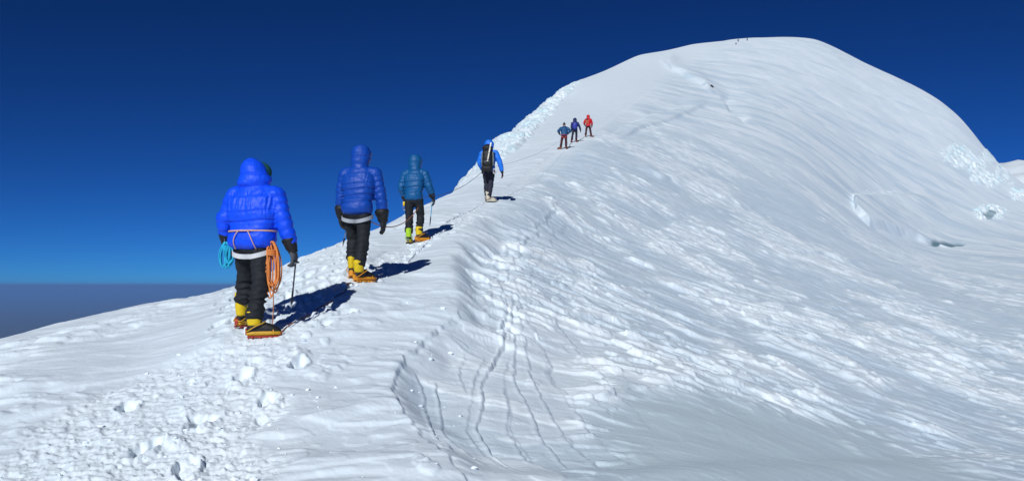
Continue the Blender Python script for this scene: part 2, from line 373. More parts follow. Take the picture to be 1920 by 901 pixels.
# ------------------------------------------------------------------ feet spots (local: x right, y ahead), yaw clockwise of each boot in degrees
FOOT = {
 'c1': ((-.34, .36, 8), (.05, .0, 62)),
 'c2': ((-.10, .14, -10), (.07, -.02, 30)),
 'c3': ((-.09, .0, -5), (.12, .12, 48)),
 'c4': ((-.05, .16, 6), (.03, -.02, 55)),
 'c5': ((-.26, .0, -60), (.14, -.05, 20)),
 'c6': ((-.24, -.10, -15), (.12, .08, 35)),
 'c7': ((-.12, -.12, 5), (.34, .12, 60)),
}
HEAD = {'c1': 14, 'c2': 8, 'c3': 6, 'c4': 6, 'c5': 0, 'c6': 4, 'c7': 6}    # clockwise heading in degrees
def l2w(n, x, y):
    a = R(-HEAD[n]); px, py = POS[n]
    return px + x * math.cos(a) - y * math.sin(a), py + x * math.sin(a) + y * math.cos(a)
for n in FOOT:
    for (x, y, yaw) in FOOT[n]:
        wx_, wy_ = l2w(n, x, y); a = R(-(HEAD[n] + yaw))
        FEET.append((wx_ - .06 * math.sin(a), wy_ + .06 * math.cos(a)))

# ------------------------------------------------------------------ ground mesh
def grid():
    uin = np.arange(-90, 2010, STEPU)
    az = np.arctan((uin - U0) / F)
    lo = np.linspace(AZ0, az[0], 70, endpoint=False); hi = np.linspace(az[-1], AZ1, 71)[1:]
    bk = np.linspace(AZ1, 2 * math.pi + AZ0, 40)[1:-1]
    azs = np.concatenate([lo, az, hi, bk])
    ln = [np.arange(math.log(.35), math.log(3.4), .06)]
    ln.append(np.arange(math.log(3.4), math.log(4.2), .012)); ln.append(np.arange(math.log(4.2), math.log(570), STEPR))
    ln.append(np.linspace(math.log(575), math.log(9000), 34))
    return azs, np.concatenate(ln)
azs, lns = grid()
NA, NR = len(azs), len(lns)
_r = np.exp(lns)
X = np.sin(azs)[None, :] * _r[:, None]; Y = np.cos(azs)[None, :] * _r[:, None]
Z = np.empty_like(X); ATT = np.zeros((4,) + X.shape, np.float32)
for i in range(0, NR, 40):
    q = relief(X[i:i + 40].ravel(), Y[i:i + 40].ravel())
    sh = X[i:i + 40].shape
    Z[i:i + 40] = q[0].reshape(sh)
    for k in range(4): ATT[k, i:i + 40] = np.broadcast_to(q[1 + k], q[0].shape).reshape(sh)
co_ = np.stack([X, Y, Z], -1).reshape(-1, 3)
co_ = np.concatenate([co_, [[0, 0, -1.66]]])
me = bpy.data.meshes.new('snow_ground')
ii = np.arange(NR - 1)[:, None] * NA; jj = np.arange(NA)[None, :]; j2 = (jj + 1) % NA
quads = np.stack([ii + jj, ii + j2, ii + NA + j2, ii + NA + jj], -1).reshape(-1, 4)[:, ::-1]
tris = np.stack([np.full(NA, NR * NA), (np.arange(NA) + 1) % NA, np.arange(NA)], -1)
nq, ntri = len(quads), len(tris)
me.vertices.add(len(co_)); me.vertices.foreach_set('co', co_.astype(np.float32).ravel())
me.loops.add(nq * 4 + ntri * 3); me.loops.foreach_set('vertex_index', np.concatenate([quads.ravel(), tris.ravel()]).astype(np.int32))
me.polygons.add(nq + ntri)
ls_ = np.concatenate([np.arange(nq) * 4, nq * 4 + np.arange(ntri) * 3]).astype(np.int32)
me.polygons.foreach_set('loop_start', ls_)
me.polygons.foreach_set('use_smooth', np.ones(nq + ntri, bool))
me.update(calc_edges=True)
ca_ = me.attributes.new('cover', 'FLOAT_COLOR', 'POINT')
cc = np.zeros((len(co_), 4), np.float32)
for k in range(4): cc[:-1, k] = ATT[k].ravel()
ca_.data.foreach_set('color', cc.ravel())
ground = bpy.data.objects.new('snow_ground', me); COL.objects.link(ground)
tag(ground, kind='structure')
del X, Y, Z, ATT, quads, co_

def snow_mat(name, attr=True):
    m, n, b = newmat(name)
    L = n.links.new
    geo = n.nodes.new('ShaderNodeNewGeometry')
    sep = n.nodes.new('ShaderNodeSeparateColor'); at = n.nodes.new('ShaderNodeAttribute'); at.attribute_name = 'cover'
    L(at.outputs['Color'], sep.inputs[0])
    def mix(f, a, c):
        x = n.nodes.new('ShaderNodeMix'); x.data_type = 'RGBA'
        for sock, val in ((x.inputs[0], f), (x.inputs[6], a), (x.inputs[7], c)):
            if isinstance(val, (int, float)): sock.default_value = val
            elif isinstance(val, tuple): sock.default_value = val + (1,)
            else: L(val, sock)
        return x.outputs[2]
    def noise(scale, vec, det=4):
        mp = n.nodes.new('ShaderNodeMapping'); mp.inputs['Scale'].default_value = vec; mp.inputs['Rotation'].default_value = (0, 0, R(25))
        L(geo.outputs['Position'], mp.inputs[0])
        t = n.nodes.new('ShaderNodeTexNoise'); t.inputs['Scale'].default_value = scale; t.inputs['Detail'].default_value = det
        L(mp.outputs[0], t.inputs['Vector']); return t.outputs['Fac']
    def ramp(v, a, b_):
        r = n.nodes.new('ShaderNodeMapRange'); r.inputs['From Min'].default_value = a; r.inputs['From Max'].default_value = b_
        L(v, r.inputs['Value']); return r.outputs[0]
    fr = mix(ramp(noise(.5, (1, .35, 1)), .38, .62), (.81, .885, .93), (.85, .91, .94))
    c = mix(sep.outputs[2], (.60, .715, .80), fr)  # grey crust to white snow, streaks whitened in the colour as if sunlit
    # glazed crust and old ice
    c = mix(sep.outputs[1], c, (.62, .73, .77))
    icec = mix(ramp(noise(.35, (1, 1, 1), 6), .35, .65), (.62, .80, .86), (.88, .92, .94))
    c = mix(sep.outputs[0], c, icec)
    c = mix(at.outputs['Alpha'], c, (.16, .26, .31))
    L(c, b.inputs['Base Color'])
    ro = n.nodes.new('ShaderNodeMapRange'); ro.inputs['To Min'].default_value = .62; ro.inputs['To Max'].default_value = .42
    L(sep.outputs[1], ro.inputs['Value']); L(ro.outputs[0], b.inputs['Roughness'])
    b.inputs['Specular IOR Level'].default_value = .3
    bp = n.nodes.new('ShaderNodeBump'); bp.inputs['Strength'].default_value = .35; bp.inputs['Distance'].default_value = .012
    L(noise(22, (1, 1, 1), 3), bp.inputs['Height']); 
    b2 = n.nodes.new('ShaderNodeBump'); b2.inputs['Strength'].default_value = .45; b2.inputs['Distance'].default_value = .03
    L(noise(4.5, (.7, 1, 1), 6), b2.inputs['Height']); L(bp.outputs[0], b2.inputs['Normal']); L(b2.outputs[0], b.inputs['Normal'])
    return m
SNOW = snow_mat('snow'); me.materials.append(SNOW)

# far white peak beyond the right shoulder
def far_peak():
    n1, n2 = 90, 60
    cx, cy = (2150 - U0) / F * 1500, 1500.0
    vs, fs = [], []
    top = -(300 - V0) / F * 1500
    for i in range(n2):
        for j in range(n1):
            a = j / n1 * 2 * math.pi; r = (i / (n2 - 1)) ** 1.2 * 1100
            x = cx + math.cos(a) * r * 1.3; y = cy + math.sin(a) * r
            h = top + 5 - .00055 * r * r * .9 / (1 + r / 500) - .25 * max(0, r - 200)
            h += 12 * float(pnoise(np.array([x / 90]), np.array([y / 90]), 5)[0]) + 5 * float(pnoise(np.array([x / 30]), np.array([y / 30]), 6)[0])
            vs.append((x, y, h))
    for i in range(n2 - 1):
        for j in range(n1):
            k = (j + 1) % n1; fs.append((i * n1 + j, i * n1 + n1 + j, i * n1 + n1 + k, i * n1 + k))
    m = bpy.data.meshes.new('hill'); m.from_pydata(vs, [], fs); m.shade_smooth(); m.materials.append(SNOW)
    o = bpy.data.objects.new('hill', m); COL.objects.link(o); tag(o, kind='structure')
    a = m.attributes.new('cover', 'FLOAT_COLOR', 'POINT'); a.data.foreach_set('color', np.tile(np.array([0, 0, 1, 0], np.float32), len(vs)))
far_peak()

# lowland far below and the air over it
def disc(name, rad, z, mat, n=128):
    m = bpy.data.meshes.new(name)
    vs = [(math.cos(i / n * 2 * math.pi) * rad, math.sin(i / n * 2 * math.pi) * rad, z) for i in range(n)]
    m.from_pydata(vs, [], [tuple(range(n))]); m.materials.append(mat)
    o = bpy.data.objects.new(name, m); COL.objects.link(o); tag(o, kind='structure'); return o
ml = fabric('plain_scrub', (.10, .105, .08), rough=1, var=.3, scale=.0006)
disc('lowland', 395000, -3000, ml)
if HAZE:
    m = bpy.data.materials.new('air'); m.use_nodes = True; n = m.node_tree; n.nodes.clear()
    o_ = n.nodes.new('ShaderNodeOutputMaterial'); pv = n.nodes.new('ShaderNodeVolumePrincipled')
    pv.inputs['Color'].default_value = (.25, .50, 1, 1); pv.inputs['Density'].default_value = HAZE; pv.inputs['Anisotropy'].default_value = 0
    n.links.new(pv.outputs[0], o_.inputs['Volume'])
    hm = bpy.data.meshes.new('haze'); a = 400000; z0, z1 = -3001, 190
    hm.from_pydata([(x, y, z) for z in (z0, z1) for x, y in ((-a, -a), (a, -a), (a, a), (-a, a))], [],
                   [(0, 3, 2, 1), (4, 5, 6, 7), (0, 1, 5, 4), (1, 2, 6, 5), (2, 3, 7, 6), (3, 0, 4, 7)])
    hm.materials.append(m)
    ho = bpy.data.objects.new('haze', hm); COL.objects.link(ho); tag(ho, kind='stuff')

# ------------------------------------------------------------------ mesh helpers for people and gear
class MB:
    def __init__(self): self.v = []; self.f = []
    def add(self, vs, fs):
        o = len(self.v); self.v += [tuple(p) for p in vs]; self.f += [tuple(i + o for i in q) for q in fs]
    def loft(self, path, rads, n=20, sub=5, ref=(1, 0, 0), baffle=None, cap=True, sq=0.0):
        """closed tube through path; rads = (half width, half depth) at every point"""
        P_ = [Vector(p) for p in path]; Q = [Vector((r, r, 0)) if not hasattr(r, '__len__') else Vector((r[0], r[1], 0)) for r in rads]
        pp, qq = [], []
        def cr(a, b, c, d, t): return .5 * ((2 * b) + (c - a) * t + (2 * a - 5 * b + 4 * c - d) * t * t + (3 * b - 3 * c + d - a) * t ** 3)
        m = len(P_)
        for i in range(m - 1):
            for k in range(sub):
                t = k / sub; a, b, c, d = max(i - 1, 0), i, i + 1, min(i + 2, m - 1)
                pp.append(cr(P_[a], P_[b], P_[c], P_[d], t)); qq.append(cr(Q[a], Q[b], Q[c], Q[d], t))
        pp.append(P_[-1]); qq.append(Q[-1])
        L = 0; ref = Vector(ref); vs = []; fs = []; rings = []
        for i, p in enumerate(pp):
            if i: L += (p - pp[i - 1]).length
            t = (pp[min(i + 1, len(pp) - 1)] - pp[max(i - 1, 0)]).normalized()
            s = (ref - t * ref.dot(t)).normalized(); u = t.cross(s)
            g = 1.0
            if baffle:
                sp, dep = baffle
                ph = abs(math.sin(math.pi * L / sp)); g = 1 - dep * (1 - ph ** .5)
            rings.append((p, s, u, qq[i].x * g, qq[i].y * g))
        if cap:
            r0 = rings[0]; r1 = rings[-1]
            t0 = (rings[1][0] - r0[0]).normalized(); t1 = (r1[0] - rings[-2][0]).normalized()
            k0 = min(r0[3], r0[4]); k1 = min(r1[3], r1[4])
            pre = [(r0[0] - t0 * k0 * h * cap, r0[1], r0[2], r0[3] * q, r0[4] * q) for h, q in ((.62, .12), (.52, .5), (.3, .82))]
            post = [(r1[0] + t1 * k1 * h * cap, r1[1], r1[2], r1[3] * q, r1[4] * q) for h, q in ((.3, .82), (.52, .5), (.62, .12))]
            rings = pre + rings + post
        for p, s, u, a, b in rings:
            for j in range(n):
                th = 2 * math.pi * j / n; c, q = math.cos(th), math.sin(th)
                if sq: 
                    e = 1 - sq; c = math.copysign(abs(c) ** e, c); q = math.copysign(abs(q) ** e, q)
                vs.append(p + s * a * c + u * b * q)
        nr = len(rings)
        for i in range(nr - 1):
            for j in range(n):
                k = (j + 1) % n; fs.append((i * n + j, i * n + k, (i + 1) * n + k, (i + 1) * n + j))
        fs.append(tuple(reversed(range(n)))); fs.append(tuple((nr - 1) * n + j for j in range(n)))
        self.add(vs, fs); return self
    def ell(self, c, r, rot=None, n=20, m=12):
        vs, fs = [], []; c = Vector(c)
        for i in range(m + 1):
            ph = math.pi * i / m
            for j in range(n):
                th = 2 * math.pi * j / n
                p = Vector((r[0] * max(math.sin(ph), .01) * math.cos(th), r[1] * max(math.sin(ph), .01) * math.sin(th), -r[2] * math.cos(ph)))
                if rot: p = rot @ p
                vs.append(c + p)
        for i in range(m):
            for j in range(n):
                k = (j + 1) % n; fs.append((i * n + j, i * n + k, (i + 1) * n + k, (i + 1) * n + j))
        fs.append(tuple(reversed(range(n)))); fs.append(tuple(m * n + j for j in range(n)))
        self.add(vs, fs); return self
    def box(self, c, h, rot=None, bev=.2):
        """rounded-edge box of half sizes h"""
        c = Vector(c); vs = []; b = min(h) * bev
        lay = [(-h[2], b), (-h[2] + b, 0), (h[2] - b, 0), (h[2], b)]
        for z, ins in lay:
            for sx, sy in ((-1, -1), (1, -1), (1, 1), (-1, 1)):
                X_, Y_ = h[0] - ins, h[1] - ins
                pr = [(X_ - b, Y_), (X_, Y_ - b)] if sx * sy > 0 else [(X_, Y_ - b), (X_ - b, Y_)]
                if sx * sy > 0: pr = [(X_ - b, Y_), (X_, Y_ - b)] if sx < 0 else [(X_, Y_ - b), (X_ - b, Y_)]
                q = [(sx * X_, sy * (Y_ - b)), (sx * (X_ - b), sy * Y_)]
                if sx * sy < 0: q = q[::-1]
                for px, py in q: vs.append(Vector((px, py, z)))
        if rot: vs = [rot @ p for p in vs]
        vs = [c + p for p in vs]; fs = []
        for i in range(3):
            for j in range(8):
                k = (j + 1) % 8; fs.append((i * 8 + j, i * 8 + k, i * 8 + 8 + k, i * 8 + 8 + j))
        fs.append(tuple(reversed(range(8)))); fs.append(tuple(24 + j for j in range(8)))
        self.add(vs, fs); return self
    def tube(self, path, r, n=8, closed=False, sub=4):
        P_ = [Vector(p) for p in path]; m = len(P_); pp = []
        def cr(a, b, c, d, t): return .5 * ((2 * b) + (c - a) * t + (2 * a - 5 * b + 4 * c - d) * t * t + (3 * b - 3 * c + d - a) * t ** 3)
        rng_ = range(m) if closed else range(m - 1)
        for i in rng_:
            for k in range(sub):
                t = k / sub
                ix = [(i - 1) % m, i, (i + 1) % m, (i + 2) % m] if closed else [max(i - 1, 0), i, i + 1, min(i + 2, m - 1)]
                pp.append(cr(*[P_[q] for q in ix], t))
        if not closed: pp.append(P_[-1])
        N = len(pp); vs, fs = [], []; s = None
        for i, p in enumerate(pp):
            a = pp[(i - 1) % N] if closed else pp[max(i - 1, 0)]; b = pp[(i + 1) % N] if closed else pp[min(i + 1, N - 1)]
            t = (b - a).normalized()
            if s is None: s = t.orthogonal().normalized()
            s = (s - t * s.dot(t)).normalized(); u = t.cross(s)
            rr = r[min(int(i / sub), len(r) - 1)] if hasattr(r, '__len__') else r
            for j in range(n):
                th = 2 * math.pi * j / n; vs.append(p + (s * math.cos(th) + u * math.sin(th)) * rr)
        for i in range(N if closed else N - 1):
            i2 = (i + 1) % N
            for j in range(n):
                k = (j + 1) % n; fs.append((i * n + j, i * n + k, i2 * n + k, i2 * n + j))
        if not closed: fs.append(tuple(reversed(range(n)))); fs.append(tuple((N - 1) * n + j for j in range(n)))
        self.add(vs, fs); return self
    def band(self, c, a, b, hgt, thick=.006, tilt=(0, 0), wave=0, n=32, arc=(0, 2 * math.pi)):
        """webbing strap round an ellipse"""
        vs, fs = [], []; full = abs(arc[1] - arc[0] - 2 * math.pi) < 1e-4; N = n if full else n + 1
        for i in range(N):
            th = arc[0] + (arc[1] - arc[0]) * i / n; x, y = math.cos(th), math.sin(th)
            z = tilt[0] * x + tilt[1] * y + wave * math.sin(2 * th)
            for (dr, dz) in ((0, -hgt), (thick, -hgt * .9), (thick, hgt * .9), (0, hgt)):
                vs.append((c[0] + (a + dr) * x, c[1] + (b + dr) * y, c[2] + z + dz))
        for i in range(N if full else N - 1):
            j = (i + 1) % N
            for k in range(4):
                l = (k + 1) % 4; fs.append((i * 4 + k, j * 4 + k, j * 4 + l, i * 4 + l))
        self.add(vs, fs); return self
    def build(self, name, mat, parent=None, vox=None, smooth=0, disp=None, shade=True, decimate=None):
        m = bpy.data.meshes.new(name); m.from_pydata(self.v, [], self.f); m.update()
        if vox:
            t = bpy.data.objects.new('tmp', m); COL.objects.link(t)
            rm = t.modifiers.new('r', 'REMESH'); rm.mode = 'VOXEL'; rm.voxel_size = vox
            if smooth: sm = t.modifiers.new('s', 'SMOOTH'); sm.iterations = smooth; sm.factor = .5
            dg = bpy.context.evaluated_depsgraph_get(); dg.update()
            m2 = bpy.data.meshes.new_from_object(t.evaluated_get(dg)); m2.name = name
            bpy.data.objects.remove(t); bpy.data.meshes.remove(m); m = m2
        if disp:
            m.update(); k = len(m.vertices); c = np.empty(k * 3); nn = np.empty(k * 3)
            m.vertices.foreach_get('co', c); m.vertices.foreach_get('normal', nn)
            c = c.reshape(-1, 3); nn = nn.reshape(-1, 3)
            c = c + nn * disp(c)[:, None]; m.vertices.foreach_set('co', c.ravel()); m.update()
        if shade: m.shade_smooth()
        m.materials.clear(); m.materials.append(mat)
        o = bpy.data.objects.new(name, m); COL.objects.link(o); o.parent = parent
        return o
def n3(c, sx, sy, sz, seed):      # cheap 3-D noise from 2-D slices
    return (pnoise(c[:, 0] * sx + c[:, 1] * sy * .7, c[:, 2] * sz + c[:, 1] * sy * .3, seed) + pnoise(c[:, 1] * sy, c[:, 2] * sz, seed + 1) * .6)

# ------------------------------------------------------------------ palette
def nylon(name, col, **k):
    return fabric(name, col, rough=.52, var=.15, wr=.22, scale=18, coat=0, sheen=.0, bump=.010, **k)
M = {
 'blue': nylon('royal_blue_down', (.003, .072, .80)), 'navyblue': nylon('blue_down', (.003, .058, .36)), 'teal': nylon('petrol_down', (.003, .088, .25)),
 'sky': nylon('bright_blue_shell', (.015, .18, .75)), 'darkteal': nylon('dark_petrol', (.008, .07, .18)), 'navy': nylon('navy_shell', (.012, .022, .10)), 'red': nylon('red_shell', (.55, .012, .018)),
 'black': fabric('black_softshell', (.012, .014, .018), rough=.75, wr=.5, scale=30, bump=.01), 'slate': fabric('dark_slate_softshell', (.020, .022, .040), rough=.75, wr=.5, scale=30, bump=.01),
 'maroon': fabric('maroon_softshell', (.055, .015, .025), rough=.75, wr=.4, scale=30), 'glove': fabric('black_leather', (.014, .014, .016), rough=.6, wr=.5, scale=60, bump=.006),
 'greyglove': fabric('grey_fleece_glove', (.085, .09, .10), rough=.9, wr=.5, scale=90, bump=.006), 'skin': fabric('skin', (.45, .24, .16), rough=.55, var=.08),
 'yellow': fabric('yellow_boot', (.72, .50, .012), rough=.5, var=.25, scale=30), 'lime': fabric('lime_gaiter', (.38, .62, .03), rough=.5, var=.4, scale=24), 'orangerubber': fabric('orange_rubber', (.70, .28, .02), rough=.5, var=.3, scale=40),
 'amber': fabric('amber_rubber', (.55, .30, .02), rough=.5, var=.35, scale=40), 'cream': fabric('cream_boot', (.62, .56, .42), rough=.6, var=.15, scale=30), 'brownboot': fabric('red_brown_boot', (.20, .05, .02), rough=.6),
 'orange': fabric('orange_cord', (.72, .24, .06), rough=.7, var=.35, scale=120, wr=.6), 'dullorange': fabric('worn_orange_rope', (.42, .17, .08), rough=.8, var=.4, scale=90), 'cyan': fabric('turquoise_cord', (.02, .42, .62), rough=.7, var=.3, scale=120),
 'webwhite': fabric('white_webbing', (.60, .60, .60), rough=.7, var=.1), 'weborange': fabric('orange_webbing', (.75, .22, .06), rough=.7, var=.1), 'webpeach': fabric('peach_webbing', (.62, .36, .28), rough=.7, var=.1), 'webgrey': fabric('grey_webbing', (.36, .38, .41), rough=.7, var=.1), 'webred': fabric('red_webbing', (.5, .06, .05), rough=.7),
 'hat': fabric('green_knit', (.006, .075, .075), rough=.95, wr=.8, scale=60), 'blackhat': fabric('dark_knit', (.03, .035, .045), rough=.95), 'pole': fabric('cream_picket', (.78, .72, .60), rough=.4, var=.1),
 'packgrey': fabric('grey_pack_cloth', (.16, .20, .21), rough=.7), 'packblue': nylon('violet_blue_pack', (.03, .045, .30)), 'packorange': fabric('orange_pack', (.45, .12, .06), rough=.7), 'hair': fabric('dark_hair', (.02, .014, .01), rough=.6),
 'shaftblue': fabric('blue_shaft', (.05, .38, .62), rough=.35, var=.1), 'eye': fabric('dark_lens', (.01, .01, .012), rough=.1),
}
def metal(name, col, rough=.35):
    m, n, b = newmat(name); b.inputs['Metallic'].default_value = 1; b.inputs['Roughness'].default_value = rough
    no = n.nodes.new('ShaderNodeTexNoise'); no.inputs['Scale'].default_value = 60
    mr = n.nodes.new('ShaderNodeMapRange'); mr.inputs['To Min'].default_value = rough * .7; mr.inputs['To Max'].default_value = rough * 1.5
    n.links.new(no.outputs['Fac'], mr.inputs['Value']); n.links.new(mr.outputs[0], b.inputs['Roughness']); b.inputs['Base Color'].default_value = col + (1,)
    return m
M['steel'] = metal('steel', (.45, .46, .48)); M['darksteel'] = metal('dark_steel', (.12, .12, .13), .45)
M['redsteel'] = fabric('red_painted_steel', (.38, .05, .03), rough=.35, var=.1)

def boot(parent, x, y, z, yaw, c, vox=.009, detail=True, high=.30):
    """double boot with crampon, toe along +y turned clockwise by yaw degrees"""
    a = -R(yaw); rot = Matrix.Rotation(a, 4, 'Z'); T = Matrix.Translation((x, y, z)) @ rot
    def tr(mb): mb.v = [tuple(T @ Vector(p)) for p in mb.v]; return mb
    mb = MB()
    mb.loft([(0, -.085, .055), (0, -.04, .065), (0, .04, .075), (0, .12, .068), (0, .185, .052), (0, .215, .045)], [(.040, .045), (.048, .058), (.050, .070), (.056, .058), (.050, .042), (.036, .030)], ref=(1, 0, 0), n=16, sub=3)
    mb.loft([(0, -.02, .06), (0, -.025, .10), (0, -.03, .13)], [(.050, .072), (.050, .066), (.044, .056)], ref=(1, 0, 0), n=16, sub=3)
    up = tr(mb).build('boot', c['upper'], parent, vox=vox, smooth=2)
    def sub(mb, name, mat, **k):
        return tr(mb).build(name, mat, up, **k)
    if detail is None: return up
    s = MB(); s.loft([(0, -.03, .12), (0, -.035, .20), (0, -.04, high)], [(.054, .070), (.058, .072), (.062, .076)], ref=(1, 0, 0), n=20, sub=4)
    sub(s, 'shaft', c['shaft'], disp=lambda q: n3(q, 8, 8, 26, 3) * .004)
    r = MB(); r.loft([(0, -.10, .022), (0, -.05, .028), (0, .05, .030), (0, .13, .030), (0, .20, .030), (0, .225, .028)], [(.040, .020), (.050, .026), (.052, .028), (.062, .026), (.053, .022), (.036, .018)], ref=(1, 0, 0), n=16, sub=3, sq=.35)
    sub(r, 'rand', c['rand'])
    if detail:
        k = MB()
        for sx in (-1, 1):
            k.box((sx * .040, .05, -.006), (.006, .15, .008))
            for yy, xx in ((-.09, .036), (-.05, .046), (.03, .048), (.09, .056), (.14, .056), (.20, .040)):
                k.loft([(sx * xx, yy, 0), (sx * (xx + .003), yy, -.018), (sx * (xx + .005), yy + .003, -.036)], [(.007, .012), (.005, .008), (.001, .001)], n=6, sub=1, cap=False)
        k.box((0, -.06, -.004), (.044, .010, .006)); k.box((0, .14, -.004), (.052, .010, .006))
        k.tube([(-.03, .21, 0), (-.035, .238, .03), (0, .25, .045), (.035, .238, .03), (.03, .21, 0)], .004)
        k.box((0, -.112, .045), (.022, .008, .035))
        sub(k, 'crampon', c['crampon'], shade=False)
        st = MB(); st.tube([(-.05, -.10, .05), (-.072, -.02, .10), (-.05, .06, .135), (0, .075, .145), (.05, .06, .135), (.072, -.02, .10), (.05, -.10, .05), (0, -.115, .06)], .006, closed=True)
        st.tube([(-.06, .17, .02), (-.045, .15, .07), (0, .145, .09), (.045, .15, .07), (.06, .17, .02)], .006)
        sub(st, 'strap', c['strap'])
    return up

def glove(parent, wr, el, s, mat, cuffmat, vox=.006, curl=1.0, gaunt=.10, fat=1.0):
    """hand in a glove hanging beyond the wrist; s=-1 left, 1 right; palm faces the thigh"""
    wr, el = Vector(wr), Vector(el); d = (wr - el).normalized()
    fwd = Vector((0, 1, 0)); fwd = (fwd - d * fwd.dot(d)).normalized(); inn = Vector((-s, 0, 0)); inn = (inn - d * inn.dot(d) - fwd * inn.dot(fwd)).normalized()
    def W(a, b, c): return wr + d * a + fwd * b + inn * c
    mb = MB(); f = fat
    mb.loft([W(-.02, 0, 0), W(.03, .0, 0), W(.07, .004, .004), W(.105, .004, .010)], [(.030 * f, .032 * f), (.026 * f, .038 * f), (.024 * f, .046 * f), (.020 * f, .044 * f)], ref=inn, n=14, sub=3)
    for i, (o, L) in enumerate(((.034, .070), (.012, .080), (-.011, .074), (-.032, .058))):
        o *= f; L *= (1 + (f - 1) * .5); k = curl
        mb.loft([W(.085, o * .9, .006), W(.11 + L * .25, o, .014 + .01 * k), W(.11 + L * .55, o, .022 + .035 * k), W(.11 + L * (.8 - .25 * k), o * .95, .030 + .055 * k)], [.0125 * f, .0125 * f, .0115 * f, .010 * f], ref=fwd, n=10, sub=3)
    mb.loft([W(.03, .03, .006), W(.06, .052 * f, .018), W(.088, .060 * f, .030 + .01 * curl), W(.112, .054 * f, .040 + .012 * curl)], [.016 * f, .015 * f, .0135 * f, .011 * f], ref=inn, n=10, sub=3)
    g = mb.build('glove', mat, parent, vox=vox, smooth=2)
    c = MB(); c.loft([W(-gaunt, 0, 0), W(-gaunt * .5, 0, 0), W(.0, 0, 0), W(.03, 0, 0)], [.060 * f, .052 * f, .042 * f, .036 * f], ref=inn, n=18, sub=4, baffle=(.03, .06))
    c.build('cuff', cuffmat, g, disp=lambda q: n3(q, 20, 20, 30, 9) * .006)
    return g

